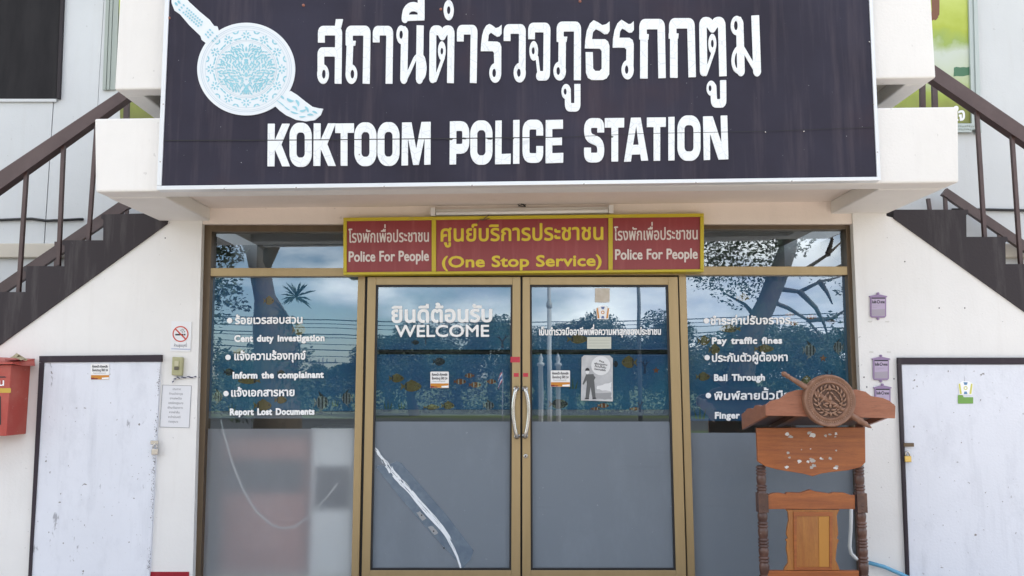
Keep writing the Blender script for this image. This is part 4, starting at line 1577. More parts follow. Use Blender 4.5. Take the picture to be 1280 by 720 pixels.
# fluorescent batten on the lintel
FT = empty('tube_light', at(652, 266, 0), 'white unlit fluorescent tube fitting mounted on the lintel above the red sign', 'light fitting')
b = MB()
b.slab([(539, 261.5), (767, 258), (767, 263), (539, 266.5)], -0.035, 0.0115)
b.build('batten', mat('fitting_white', (0.78, 0.76, 0.72), .4), FT, bevel=.006)
b = MB()
for x in (541, 764):
    y = 264.5 - 3.5 * (x - 539) / 228
    b.slab([(x - 3, y - 5), (x + 3, y - 5), (x + 3, y + 5), (x - 3, y + 5)], -.07, -.034)
b.build('lamp_holder', mat('holder_white', (0.7, 0.69, 0.66), .4), FT, bevel=.004)
b = MB()
b.tube([at(545, 267, -.055), at(760, 263.6, -.055)], .0135, 14)
b.build('tube', mat('tube_glass', (0.80, 0.80, 0.78), .25), FT)
# tangle of wire on the fitting
t = MB()
rnd = random.Random(2)
pts = [at(652 + rnd.uniform(-5, 5), 255.5 + rnd.uniform(-3, 3), -.02 + rnd.uniform(-.02, .02)) for k in range(14)]
t.tube(pts, .0028, 6)
t.tube([at(660, 238.5, -.01), at(660.3, 252, -.01), at(656, 257, -.02)], .0025, 6)
tag(t.build('wire_tangle', M['black']), 'small tangle of black wire above the middle of the tube light', 'wire')
t = MB()
t.tube([at(596, 279, YR - .004), at(600, 274.5, YR - .004), at(604, 274.5, YR - .008), (at(611, 268.8, YR - .01))], .0035, 6)
t.tube([at(602, 275.5, YR - .004), at(612, 273, YR - .006)], .0025, 6)
tag(t.build('dried_twig', mat('twig_brown', (0.16, 0.10, 0.07), .8)), 'little dried twig caught on the top edge of the red sign', 'twig')

# ================================================================== small things on the walls
M['paper'] = printed('paper', (0.74, 0.75, 0.77), (0.78, 0.79, 0.80), 4)
M['ink'] = mat('grey_ink', (0.22, 0.22, 0.25), .7)
M['ink_dark'] = mat('black_ink', (0.03, 0.03, 0.035), .7)
M['sign_red'] = mat('prohibition_red', (0.55, 0.05, 0.025), .5)
M['orange'] = mat('sticker_orange', (0.55, 0.22, 0.02), .5)
M['maroon'] = mat('sticker_maroon', (0.20, 0.02, 0.02), .5)

# no-smoking notice
T = empty('no_smoking_sign', at(226, 440, 0), 'small white no smoking notice with a red ring on the left pillar', 'sign')
b = MB()
b.slab([(214.5, 401.5), (239.5, 402.5), (238, 439.5), (212.5, 439)], -.006, -.001)
b.build('plate', M['paper'], T)
b = MB()
YN = -.0075
cx, cy = 225.6, 417.5
for k in range(40):
    a, c = 2 * math.pi * k / 40, 2 * math.pi * (k + 1) / 40
    b.poly([(cx + 8.6 * math.cos(a), cy + 8.6 * math.sin(a)), (cx + 10 * math.cos(a), cy + 10 * math.sin(a)), (cx + 10 * math.cos(c), cy + 10 * math.sin(c)), (cx + 8.6 * math.cos(c), cy + 8.6 * math.sin(c))], YN, 0)
b.poly([(cx - 6.8, cy - 5.6), (cx - 5.6, cy - 6.8), (cx + 6.8, cy + 5.6), (cx + 5.6, cy + 6.8)], YN - .0004, 0)
b.poly([(cx - 6.6, cy - .2), (cx + 3.6, cy - .2), (cx + 3.6, cy + 1.7), (cx - 6.6, cy + 1.7)], YN, 1)
b.poly([(cx + 4.2, cy - .2), (cx + 6.2, cy - .2), (cx + 6.2, cy + 1.7), (cx + 4.2, cy + 1.7)], YN, 1)
for q in ((1.5, 0), (4.2, -.5)):
    for k in range(6):
        x0, y0 = cx + q[0] + 1.4 * math.sin(k * 1.3), cy - 1.4 - k * .85 + q[1]
        x1, y1 = cx + q[0] + 1.4 * math.sin((k + 1) * 1.3), cy - 1.4 - (k + 1) * .85 + q[1]
        b.poly([(x0 - .35, y0), (x0 + .35, y0), (x1 + .35, y1), (x1 - .35, y1)], YN, 1)
text_into(b, 'ห้ามสูบบุหรี่', 217.5, 233.5, 433.3, 433.3, 2.6, YN, .01, 2)
b.poly([(214, 435.6), (238, 436.2), (238, 437), (214, 436.4)], YN, 3)
b.build('print', [M['sign_red'], M['ink_dark'], M['ink'], mat('notice_blue', (0.25, 0.30, 0.5), .6)], T, fix=False)

# light switch with its twisted cord
T = empty('light_switch', at(221, 469, 0), 'beige surface mounted light switch below the no smoking notice', 'switch')
b = MB()
b.slab([(215, 446), (228, 446.5), (227, 469.5), (214, 469)], -.035, 0)
b.build('switch_box', mat('switch_beige', (0.38, 0.37, 0.21), .45), T, bevel=.006)
b = MB()
b.slab([(218, 451), (223.4, 451.2), (223, 458), (217.6, 457.8)], -.042, -.034)
b.build('switch_plate', mat('switch_pale', (0.50, 0.48, 0.32), .45), T, bevel=.002)
b = MB()
b.slab([(217.6, 458.4), (223, 458.6), (222.8, 462.5), (217.4, 462.3)], -.044, -.034)
b.build('rocker', mat('switch_dark', (0.10, 0.09, 0.07), .4), T, bevel=.002)
t = MB()
pts = [at(215.5, 479, -.012), at(217, 475, -.015), at(220.5, 472, -.02), at(226, 472, -.016), at(234, 471.4, -.012), at(243, 471.3, -.01), at(250, 471.3, .03)]
for ph, mi in ((0, 0), (math.pi, 1)):
    q = []
    for i in range(len(pts) - 1):
        for k in range(8):
            t_ = i * 8 + k
            p = pts[i].lerp(pts[i + 1], k / 8)
            q.append(p + Vector((0, .004 * math.cos(t_ * .8 + ph), .004 * math.sin(t_ * .8 + ph))))
    t.tube(q, .0035, 6, mi)
tag(t.build('twisted_cord', [mat('cord_navy', (0.02, 0.025, 0.09), .5), mat('cord_white', (.7, .7, .72), .5)]), 'blue and white twisted cord leading from the light switch to the window frame', 'cord')

# paper notice
T = empty('paper_notice', at(219, 534, 0), 'white paper sheet with faint rows of print taped to the pillar under the switch', 'notice')
b = MB()
b.slab([(203, 481), (239.5, 482), (236.5, 535), (199.5, 534)], -.003, -.001)
po = b.build('sheet', mat('notice_paper', (0.71, 0.72, 0.75), .6), T)
b = MB()
for k, (s, x0, x1) in enumerate((('ประกาศ', 216, 226), ('ห้ามนำอาวุธ', 211.5, 228.5), ('ยาเสพติด', 212.5, 227), ('ของผิดกฎหมาย', 210.5, 229), ('เข้ามาในอาคาร', 209.5, 228.5), ('หากฝ่าฝืน', 211.5, 224.5), ('จะดำเนินคดี', 210, 225.5), ('ตามกฎหมาย', 210.5, 222.5))):
    text_into(b, s, x0, x1, 487.5 + k * 5.8, 487.8 + k * 5.8, 2.1, -.0042, 0)
b.build('print', M['ink'], po, fix=False)
b = MB()
for q in ([(203, 481), (239.5, 482), (239.5, 482.5), (203, 481.5)], [(199.5, 533.5), (236.5, 534.5), (236.5, 535), (199.5, 534)], [(203, 481.6), (203.5, 481.6), (200, 533.4), (199.5, 533.4)], [(239, 482.6), (239.5, 482.6), (236.6, 534.4), (236.1, 534.4)]):
    b.poly(q, -.0040)
b.build('border', M['ink'], po, fix=False)

# purple plaques on the right pillar
M['purple'] = mat('plaque_purple', (0.28, 0.20, 0.34), .5)
M['lilac'] = mat('plaque_lilac', (0.44, 0.36, 0.50), .5)
M['mauve_grey'] = mat('plaque_grey', (0.36, 0.32, 0.38), .6)
labs = ['purple document holder plaque, uppermost of the three on the right pillar', 'purple document holder plaque, middle one of three, linked above another on the right pillar', 'purple document holder plaque, lowest of three, half hidden behind the wooden lectern']
for k, (cx, y0) in enumerate(((1098, 368), (1101.5, 446), (1103.5, 482))):
    T = empty('wall_plaque', at(cx, y0 + 30, 0), labs[k], 'plaque', 'purple plaques on the right pillar')
    b = MB()
    w_ = 10.2
    b.slab([(cx - w_ - 1, y0 + 2), (cx - 2, y0), (cx + 2, y0), (cx + w_ + 1, y0 + 2), (cx + w_ + 1, y0 + 3.4), (cx + w_ - .3, y0 + 3.6), (cx + w_ - .3, y0 + 27), (cx + w_ - 2, y0 + 29), (cx - w_ + 2, y0 + 29), (cx - w_ + .3, y0 + 27), (cx - w_ + .3, y0 + 3.6), (cx - w_ - 1, y0 + 3.4)], -.012, 0)
    for yy in (y0 - 1.2, y0 + 30.4):
        b.lathe(at(cx, yy, -.012), (0, 1, 0), [(0, 0), (0, .009), (.01, .009)], 10)
    b.build('plate', M['purple'], T, bevel=.002)
    b = MB()
    b.poly([(cx - 8.2, y0 + 5), (cx + 8.2, y0 + 5), (cx + 8.2, y0 + 27), (cx - 8.2, y0 + 27)], -.0128, 0)
    b.poly([(cx - 8.2, y0 + 19), (cx + 8.2, y0 + 18.2), (cx + 8.2, y0 + 26.6), (cx - 8.2, y0 + 26.6)], -.0134, 1)
    text_into(b, 'ใบสั่ง', cx - 7.8, cx - 2.6, y0 + 11, y0 + 11, 2.4, -.0136, .03, 2)
    text_into(b, 'จราจร', cx + 2.6, cx + 7.8, y0 + 11, y0 + 11, 2.4, -.0136, .03, 2)
    circle_px(b, cx, y0 + 9.2, 2, 2.2, -.0137, 2, 10)
    circle_px(b, cx, y0 + 9.2, 1.2, 1.4, -.0142, 0, 10)
    b.poly([(cx - 8.4, y0 + 4), (cx + 8.4, y0 + 4), (cx + 8.4, y0 + 5.4), (cx - 8.4, y0 + 5.4)], -.0139, 2)
    for q in range(2):
        b.poly([(cx - 7, y0 + 14 + q * 2), (cx + 3 - q * 5, y0 + 14 + q * 2), (cx + 3 - q * 5, y0 + 14.5 + q * 2), (cx - 7, y0 + 14.5 + q * 2)], -.0136, 1)
    b.build('print', [M['lilac'], M['mauve_grey'], M['ink_dark']], T, fix=False)
# old tape residues and drill holes in the right pillar
b = MB()
for x, y in ((1087, 402), (1109, 402), (1089, 440), (1111, 440)):
    b.poly(soft([(x - 2.5, y - .8), (x + 2.5, y - .8), (x + 2.5, y + .8), (x - 2.5, y + .8)], int(x), .3), -.0012)
b.build('tape_mark', mat('tape_residue', (.6, .59, .56), .7), PS, fix=False)
b = MB()
for x, y in ((1080, 471.5), (1117.5, 473.5), (1083.5, 483.7), (206.5, 297.5), (1131, 327), (1107, 372), (1174, 385), (1206, 385)):
    circle_px(b, x, y, .9, .9, -.0012, 0, 8)
b.build('drill_hole', M['ink_dark'], PS, fix=False)

# police notices with an orange foot band
def notice(cx, y0, w, h, Y, label, solid):
    T = empty('notice_sticker', at(cx, y0 + h, Y), label, 'sticker', 'stickers with an orange foot band')
    b = MB()
    b.slab([(cx - w / 2, y0 + .8), (cx - w / 2 + .8, y0), (cx + w / 2 - .8, y0), (cx + w / 2, y0 + .8), (cx + w / 2, y0 + h), (cx - w / 2, y0 + h)], Y - .0025, Y)
    o = b.build('sheet', mat('sticker_white', (.80, .80, .80), .5), T)
    b = MB()
    Yp = Y - .0032
    text_into(b, 'ห้องหน้า-ห้องหลัง', cx - w * .42, cx + w * .42, y0 + h * .25, y0 + h * .25, h * .11, Yp, .03, 0)
    text_into(b, 'ล็อกประตู ให้ดี 24', cx - w * .42, cx + w * .42, y0 + h * .48, y0 + h * .48, h * .11, Yp, .03, 0)
    text_into(b, 'ด้วยความปรารถนาดี', cx - w * .38, cx + w * .3, y0 + h * .63, y0 + h * .63, h * .06, Yp, 0, 1)
    b.poly([(cx - w / 2 + .2, y0 + h * .72), (cx + w / 2 - .2, y0 + h * .72), (cx + w / 2 - .2, y0 + h - .2), (cx - w / 2 + .2, y0 + h - .2)], Yp, 2)
    b.poly(soft([(cx - w / 2 + .3, y0 + h * .87), (cx - w * .12, y0 + h * .93), (cx - w * .12, y0 + h - .4), (cx - w / 2 + .3, y0 + h - .4)], 3, .3), Yp - .0005, 3)
    b.poly([(cx + w * .1, y0 + h * .88), (cx + w / 2 - .4, y0 + h * .85), (cx + w / 2 - .4, y0 + h - .5), (cx + w * .1, y0 + h - .6)], Yp - .0005, 4)
    b.build('print', [M['ink_dark'], M['ink'], M['orange'], M['maroon'], M['white']], o, fix=False)
notice(125, 454.5, 23, 20, -.0215, 'small white and orange sticker at the top of the left white storage door', 1)
notice(549.5, 464.5, 23, 20.5, YD + .021, 'small white and orange sticker on the left glass door under the word WELCOME', 1)
notice(700.5, 463, 24, 20.5, YD + .021, 'small white and orange sticker on the right glass door beside the grey poster', 1)

# emblem sticker on the right storage door
def badge(cx, y0, w, h, Y, label, colA, colB, foot):
    T = empty('badge_sticker', at(cx, y0 + h, Y), label, 'sticker')
    b = MB()
    b.slab([(cx - w * .5, y0 + h * .2), (cx - w * .2, y0), (cx + w * .2, y0), (cx + w * .5, y0 + h * .2), (cx + w * .42, y0 + h), (cx - w * .42, y0 + h)], Y - .002, Y)
    o = b.build('sheet', M['white'], T)
    b = MB()
    Yp = Y - .0026
    for s in (-1, 1):
        b.poly([(cx + s * w * .46, y0 + h * .22), (cx + s * w * .36, y0 + h * .16), (cx + s * w * .24, y0 + h * .94), (cx + s * w * .38, y0 + h * .94)], Yp, 0)
    circle_px(b, cx, y0 + h * .5, w * .13, w * .13, Yp, 0, 12)
    circle_px(b, cx, y0 + h * .5, w * .07, w * .07, Yp - .0005, 2, 12)
    b.poly([(cx - w * .14, y0 + h * .08), (cx + w * .14, y0 + h * .08), (cx + w * .08, y0 + h * .27), (cx - w * .08, y0 + h * .27)], Yp, 1)
    b.poly([(cx - w * .08, y0 + h * .76), (cx + w * .08, y0 + h * .76), (cx + w * .12, y0 + h * .95), (cx - w * .12, y0 + h * .95)], Yp, 1)
    b.build('print', [colA, colB, M['white']], o, fix=False)
    if foot:
        b = MB()
        b.slab([(cx - w * .5, y0 + h + .3), (cx - w * .2, y0 + h + .3), (cx - w * .12, y0 + h + 3), (cx + w * .5, y0 + h + 3), (cx + w * .5, y0 + h + 11), (cx - w * .5, y0 + h + 11)], Y - .002, Y)
        b.build('label_strip', mat('strip_green', (0.16, 0.34, 0.07), .5), T)
badge(1207, 476.5, 19, 17, -.0215, 'yellow, blue and green badge sticker on the right white storage door', mat('badge_yellow', (.62, .60, .12), .5), mat('badge_blue', (.10, .24, .42), .5), True)
badge(753.5, 382, 17, 17, YD + .021, 'orange and white badge sticker near the top of the right glass door', mat('badge_orange', (.60, .27, .07), .5), mat('badge_navy', (.12, .17, .36), .5), False)
# faded squares of paper on the right glass door
b = MB()
b.slab(soft([(743.8, 360.3), (762, 360.3), (762, 378), (743.8, 378)], 2, .25), YD + .0185, YD + .0205)
tag(b.build('faded_sticker', printed('faded_beige', (.52, .46, .38), (.62, .58, .52), 18)), 'faded blank beige square sticker at the top of the right glass door', 'sticker')
T = empty('label_paper', at(749, 436, YD), 'cream strip of ruled paper stuck below the Thai slogan on the right glass door', 'label')
b = MB()
b.slab([(734, 421.3), (764, 421.3), (764, 436), (734, 436)], YD + .0185, YD + .0205)
o = b.build('sheet', mat('cream_paper', (.58, .60, .52), .6), T)
b = MB()
for k in range(3):
    b.poly([(736, 425 + k * 3.6), (762, 425 + k * 3.6), (762, 425.5 + k * 3.6), (736, 425.5 + k * 3.6)], YD + .0178)
b.build('ruling', mat('ruling_grey', (.40, .42, .38), .6), o, fix=False)

# grey poster of a standing officer
T = empty('wall_poster', at(746, 502, YD), 'grey poster of a standing officer with a speech bubble on the right glass door', 'poster')
b = MB()
b.slab([(727, 447), (730, 444), (762, 444.3), (766, 448), (766, 501.8), (726.3, 500.5)], YD + .0185, YD + .0205)
o = b.build('sheet', printed('poster_grey', (.40, .41, .43), (.56, .57, .58), 9), T)
b = MB()
Yp = YD + .0178
circle_px(b, 751, 457, 12, 12, Yp, 0, 24)
for k, (s, x0, x1) in enumerate((('ตำรวจ', 749, 755), ('พร้อมดูแลท่าน', 743, 759), ('ทั้งวันทั้งคืน', 743.5, 757.5), ('ด้วยความจริงใจ', 743, 757))):
    text_into(b, s, x0, x1, 452.5 + k * 3.4 - .6, 452.5 + k * 3.4 + 1.4, 1.7, Yp - .0006, .03, 1)
b.poly([(732.5, 468), (742, 467.5), (743, 478), (744.5, 497), (740.5, 497.5), (738.2, 484), (736.2, 497.5), (731.8, 497.5), (733.5, 480)], Yp, 2)      # uniform
b.poly([(732.6, 468), (734, 474), (729.6, 481), (728, 480)], Yp - .0003, 2)
b.poly([(741.8, 468.5), (744.5, 472), (742.6, 475)], Yp - .0003, 2)
circle_px(b, 734.2, 465, 2.3, 2.8, Yp - .0005, 0, 12)
b.poly([(731.2, 463.5), (732.2, 460.6), (734.4, 459.6), (736.6, 461), (737, 463.5)], Yp - .0009, 1)
b.poly([(731.6, 497.5), (736.4, 497.5), (736, 499), (730.6, 499)], Yp - .0005, 1)
b.poly([(740.4, 497.4), (744.8, 497), (745.6, 498.6), (740.6, 499)], Yp - .0005, 1)
b.poly(soft([(746, 482), (764, 478), (764, 490), (746, 486)], 5, .8), Yp, 0)
b.poly(soft([(738, 492), (764, 490), (764, 499), (745, 499)], 6, .9), Yp + .0002, 3)
b.build('print', [mat('poster_white', (.72, .73, .74), .5), M['ink_dark'], mat('uniform_grey', (.10, .105, .11), .6), mat('poster_mid', (.30, .31, .32), .6)], o, fix=False)

# red tapes across the meeting stiles
labs = ['wide red tape piece on the stile of the left glass door', 'small red tape piece on the left door stile below the wide one', 'small red tape piece on the stile of the right glass door']
for (x0, y0, x1, y1), lab in zip(((638.2, 446, 650, 453), (642.2, 466.3, 648.4, 471), (653.8, 466.3, 660.2, 471)), labs):
    b = MB()
    b.slab([(x0, y0), (x1, y0), (x1, y1), (x0, y1)], YD - .0012, YD - .0002)
    tag(b.build('red_tape', M.setdefault('tape_red', mat('tape_red', (.50, .03, .055), .5))), lab, 'tape')

# broken lower pane of the left door patched with clear tape
T = empty('tape_patch', at(530, 640, YD), 'clear tape patch with ragged white glue line over the cracked left glass door', 'tape')
b = MB()
Yt2 = YD + .018
b.poly([(470, 584), (474, 581), (482, 583), (496, 576.5), (502, 579), (560, 646), (592, 688), (588, 700), (578, 711), (570, 700), (540, 668), (500, 622)], Yt2)
mt = bpy.data.materials.new('clear_tape')
mt.use_nodes = True
n_, l_ = mt.node_tree.nodes, mt.node_tree.links
pb = n_['Principled BSDF']
pb.inputs['Base Color'].default_value = (0.14, 0.20, 0.28, 1)
pb.inputs['Roughness'].default_value = 0.3
layer(mt, noise(mt, 14, 5, .6, .4, .7, (1, 1, 1)), (0.24, 0.31, 0.38), .8)
tb = n_.new('ShaderNodeBsdfTransparent')
xx = n_.new('ShaderNodeMixShader')
xx.inputs['Fac'].default_value = .62
l_.new(tb.outputs[0], xx.inputs[1]); l_.new(pb.outputs[0], xx.inputs[2]); l_.new(xx.outputs[0], n_['Material Output'].inputs['Surface'])
tp = b.build('tape', mt, T, fix=False)
b = MB()
rnd = random.Random(9)
cl = [(468.5, 560), (476, 570), (484, 581), (493, 593), (503, 604), (513, 615), (523, 627), (533, 638), (543, 649), (552, 660), (560, 672), (566, 684), (571, 696), (574.5, 706), (576, 711)]
dense = []
for (x0, y0), (x1, y1) in zip(cl, cl[1:]):
    for k in range(3):
        dense.append((x0 + (x1 - x0) * k / 3, y0 + (y1 - y0) * k / 3))
dense.append(cl[-1])
for fib in range(9):
    off0, ph = (fib - 4) * .62, rnd.uniform(0, 6.3)
    i0 = 0 if abs(fib - 4) < 2 else rnd.randrange(0, 9)
    i1 = len(dense) if abs(fib - 4) < 3 else rnd.randrange(len(dense) * 2 // 3, len(dense))
    prev = None
    for i in range(i0, i1):
        x, y = dense[i]
        t_ = i / len(dense)
        sp_w = .45 + .75 * math.sin(math.pi * min(1, .1 + t_))
        o_ = off0 * sp_w + .5 * math.sin(i * .35 + ph) + (rnd.uniform(-1.1, 1.1) if t_ < .3 else rnd.uniform(-.15, .15))
        w_ = (.42 + .28 * math.sin(i * .5 + ph)) * (1 if i not in (i0, i1 - 1) else .2) + .12
        cx_, cy_ = x + o_ * .78, y - o_ * .62
        cur = ((cx_ + w_ * .78, cy_ - w_ * .62), (cx_ - w_ * .78, cy_ + w_ * .62))
        if prev and not (t_ < .35 and rnd.random() < .16):
            b.poly([prev[0], cur[0], cur[1], prev[1]], Yt2 - .001 - .00012 * fib)
        prev = cur
b.build('glue_line', mat('glue_white', (.78, .82, .86), .5), T, fix=False)
b = MB()
for x, y in ((526, 645), (541, 663)):
    b.poly(soft([(x - 6, y - 4), (x - 1, y - 6), (x + 7, y + 3), (x + 2, y + 6)], int(x), .4), Yt2 - .0016)
b.build('tape_piece', mat('grey_tape', (.30, .31, .32), .5), T, fix=False)
b = MB()
for x, y in ((527, 644), (542, 664), (555, 685)):
    circle_px(b, x, y, 1.1, 1.1, Yt2 - .0022, 0, 8)
b.build('spot', M['ink_dark'], T, fix=False)

# ================================================================== red letter box
T = empty('letter_box', at(-20, 548, -.1), 'red metal letter box with a peeling lid beside the left storage door', 'letter box')
M['box_red'] = mat('letterbox_red', (0.40, 0.055, 0.04), .5)
layer(M['box_red'], noise(M['box_red'], 5, 6, .65, .4, .7), (0.46, 0.12, 0.09), .8)
layer(M['box_red'], noise(M['box_red'], 22, 4, .7, .64, .72), (0.5, 0.3, 0.27), .5)
YB = -.22
p1, p2 = at(14, 456, YB), at(14, 545, YB)
xl_ = at(-95, 500, YB).x
b = MB()
b.box(xl_, p1.x, YB, -.002, p2.z, p1.z)
bo = b.build('body', M['box_red'], T, bevel=.004)
b = MB()
zt = p1.z
b.prism([(xl_ - .02, YB - .03, zt + .004), (p1.x + .025, YB - .03, zt + .004), (p1.x + .025, YB - .03, zt + .012), (xl_ - .02, YB - .03, zt + .012)],
        [(xl_ - .02, -.003, zt + .06), (p1.x + .025, -.003, zt + .035), (p1.x + .025, -.003, zt + .045), (xl_ - .02, -.003, zt + .072)])
b.add([(p1.x + .024, YB - .03, zt + .005), (p1.x + .024, -.003, zt + .036), (p1.x + .065, -.06, zt - .004), (p1.x + .06, YB + .05, zt - .006)], [(0, 1, 2, 3)])
b.build('lid', M['box_red'], T)
b = MB()
b.box(p1.x - .055, p1.x + .02, YB + .02, YB + .10, zt + .03, zt + .036)
b.build('lid_flap', M['maroon'], T)
b = MB()
for k in range(6):
    r_ = random.Random(k)
    b.add([(p1.x - .05 + k * .014, YB + .03 + r_.random() * .05, zt + .05), (p1.x - .01 + k * .014, YB + .02 + r_.random() * .05, zt + .046 - .004 * k), (p1.x + .01 + k * .013, YB + .06, zt + .07 - .007 * k), (p1.x - .03 + k * .012, YB + .1, zt + .082 - .007 * k)], [(0, 1, 2, 3)])
tag(b.build('dried_leaf', mat('dry_leaf', (.36, .31, .20), .8), fix=False), 'dry curled leaf lying on top of the red letter box', 'leaf')
b = MB()
Yb2 = YB - .0015
b.poly([(-95, 485.3), (13.6, 485.3), (13.6, 491), (-95, 491)], Yb2, 0)
b.poly([(-60, 499), (1, 495.5), (1.2, 531), (-60, 531)], Yb2 - .0005, 1)
text_into(b, 'ตู้รับความคิดเห็น', -85, 5, 482, 482, 6.5, Yb2 - .0005, .02, 2)
b.poly([(-80, 470.5), (6, 470.5), (8, 472), (-80, 472)], Yb2 - .0005, 1)
b.build('front_print', [mat('box_yellow', (.55, .36, .05), .5), M['ink_dark'], M['white']], bo, fix=False)

# ================================================================== wooden lectern
M['wood'] = mat('varnished_teak', (0.25, 0.066, 0.015), .42, coat=.12)
def grain(m, c2, vs):
    layer(m, noise(m, 3.2, 7, .65, .35, .68, vs), c2, .95)
    layer(m, noise(m, 16, 4, .6, .55, .72, vs), tuple(q * .40 for q in c2), .6)
    layer(m, noise(m, 45, 3, .6, .5, .75, vs), tuple(q * .35 for q in c2), .45)
    layer(m, noise(m, 2.5, 5, .6, .55, .8), tuple(q * .6 for q in c2), .5)
grain(M['wood'], (0.40, 0.122, 0.026), (1.2, 4, 14))
M['wood_v'] = mat('teak_panel', (0.30, 0.10, 0.018), .36, coat=.2)
grain(M['wood_v'], (0.41, 0.17, 0.035), (12, 4, 1.0))
M['wood_top'] = mat('teak_tray', (0.27, 0.095, 0.05), .42, coat=.15)
grain(M['wood_top'], (0.35, 0.14, 0.078), (1.0, 4, 9))
M['post'] = mat('dark_turned_wood', (0.060, 0.024, 0.016), .38, coat=.2)
layer(M['post'], noise(M['post'], 9, 6, .7, .42, .7), (0.16, 0.075, 0.05), .8)
layer(M['post'], noise(M['post'], 30, 3, .6, .68, .72), (0.42, 0.36, 0.30), .5)
M['carved'] = mat('carved_wood', (0.20, 0.098, 0.058), .5)
layer(M['carved'], noise(M['carved'], 24, 5, .6, .45, .7), (0.29, 0.16, 0.105), .8)
M['wood_dark'] = mat('shadow_wood', (0.075, 0.035, 0.02), .5)  # shade under the tray and in the carved recess, put into the colour
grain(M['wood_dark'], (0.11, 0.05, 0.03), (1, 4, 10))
LC = empty('lectern', (1.9, -.5, .05), 'brown wooden lectern with turned legs and round carved emblem before the right window', 'lectern')
DF = -.80                                          # front of the tray
DB = -.26                                          # its back
DA = -.50                                          # apron and legs
def sl(px, Y, th):
    b = MB()
    b.slab(px, Y, Y + th)
    return b
# tray front board with a wavy top edge
top = [(957, 507), (964, 501), (975, 498.5), (985, 491), (997, 487.5), (1012, 487), (1026, 488), (1040, 488.5), (1056, 487), (1066, 488), (1070, 486.5), (1077, 488.5), (1082, 489.5), (1089, 495), (1104, 497.5), (1112, 501), (1119.5, 507.5)]
b = sl(top + [(1119, 523), (957, 519.5)], DF, .025)
fbd = b.build('tray_front', M['wood_top'], LC, bevel=.002)
# tray sides slope down to the back
def tray_side(xf, xb_, top_pts, bot, name):
    b = MB()
    p = [at(*q) if len(q) == 3 else None for q in top_pts + bot]
    off = Vector((.02, 0, 0))
    b.prism(p, [q + off for q in p])
    b.build(name, M['wood_top'], LC)
c0, c1 = at(957, 505, DF + .026), at(957, 519.5, DF + .026)
e0, e1 = at(924.5, 515, DB), at(924.5, 537, DB)
def along(t, top_):
    a, b_ = (c0, e0) if top_ else (c1, e1)
    return a.lerp(b_, t)
for x_off in (0, at(1119, 510, DF).x - at(957, 510, DF).x - .022):
    b = MB()
    wave = [0, .2, .3, .42, .5, .62, .75, .85, 1.0]
    hz = [.0, -.004, .010, .012, -.004, .006, .009, -.006, -.014]
    pts = [along(t, True) + Vector((0, 0, h_)) for t, h_ in zip(wave, hz)] + [along(1, False), along(0, False)]
    pts = [Vector((c0.x + x_off, p.y, p.z)) for p in pts]
    b.prism(pts, [p + Vector((.02, 0, 0)) for p in pts])
    b.build('tray_side', M['wood_top'], LC)
b = MB()
X0, X1 = c0.x + .021, at(1119, 510, DF).x - .024
b.prism([(X0, DF + .027, c1.z + .028), (X1, DF + .027, c1.z + .028), (X1, DF + .027, c1.z + .044), (X0, DF + .027, c1.z + .044)],
        [(X0, DB, e1.z + .028), (X1, DB, e1.z + .028), (X1, DB, e1.z + .044), (X0, DB, e1.z + .044)])
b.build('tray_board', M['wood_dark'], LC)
for t in (.25, .75):
    b = MB()
    x = X0 + (X1 - X0) * t
    b.prism([(x - .02, DF + .03, c1.z - .003), (x + .02, DF + .03, c1.z - .003), (x + .02, DF + .03, c1.z + .027), (x - .02, DF + .03, c1.z + .027)],
            [(x - .02, DB, e1.z - .003), (x + .02, DB, e1.z - .003), (x + .02, DB, e1.z + .027), (x - .02, DB, e1.z + .027)])
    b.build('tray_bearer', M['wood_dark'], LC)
# apron with a cut lower edge
ap = [(946, 535), (1081.5, 534), (1082, 578), (1076, 584), (1060, 588), (1040, 590), (1027, 592), (1016, 595.5), (1005, 592.5), (990, 590), (972, 587), (957, 583), (947.5, 577)]
apo = sl(ap, DA - .03, .028).build('apron', M['wood'], LC, bevel=.003)
b = MB()
rnd = random.Random(21)
spots = [(984, 542, 5), (988, 546, 4), (1012, 541, 4), (1016, 544.5, 6), (1032, 545, 3), (1037, 543, 3), (1045, 542, 3), (1044, 546, 2), (1002, 562, 1.5), (1013, 561, 1.5), (985, 566, 3), (987, 572, 3), (999, 577, 4), (1013, 573, 2), (1016, 576, 5), (1026, 573, 3),
         (1038, 573, 4), (1045, 563, 2), (983, 584, 4), (1014, 584, 4), (1018, 582, 4), (1045, 585, 4), (1046, 583, 3), (1028, 574, 2), (1010, 577, 3)]
for k, (x, y, r_) in enumerate(spots):
    n = 9
    b.poly([(x + r_ * .95 * rnd.uniform(.35, 1) * math.cos(2 * math.pi * j / n), y + r_ * .72 * rnd.uniform(.35, 1) * math.sin(2 * math.pi * j / n)) for j in range(n)], DA - .0308 - .00003 * k, 0 if k % 3 else 1)
b.build('glue_residue', [mat('residue_grey', (.42, .40, .38), .7), mat('residue_white', (.66, .65, .64), .7)], apo, fix=False)
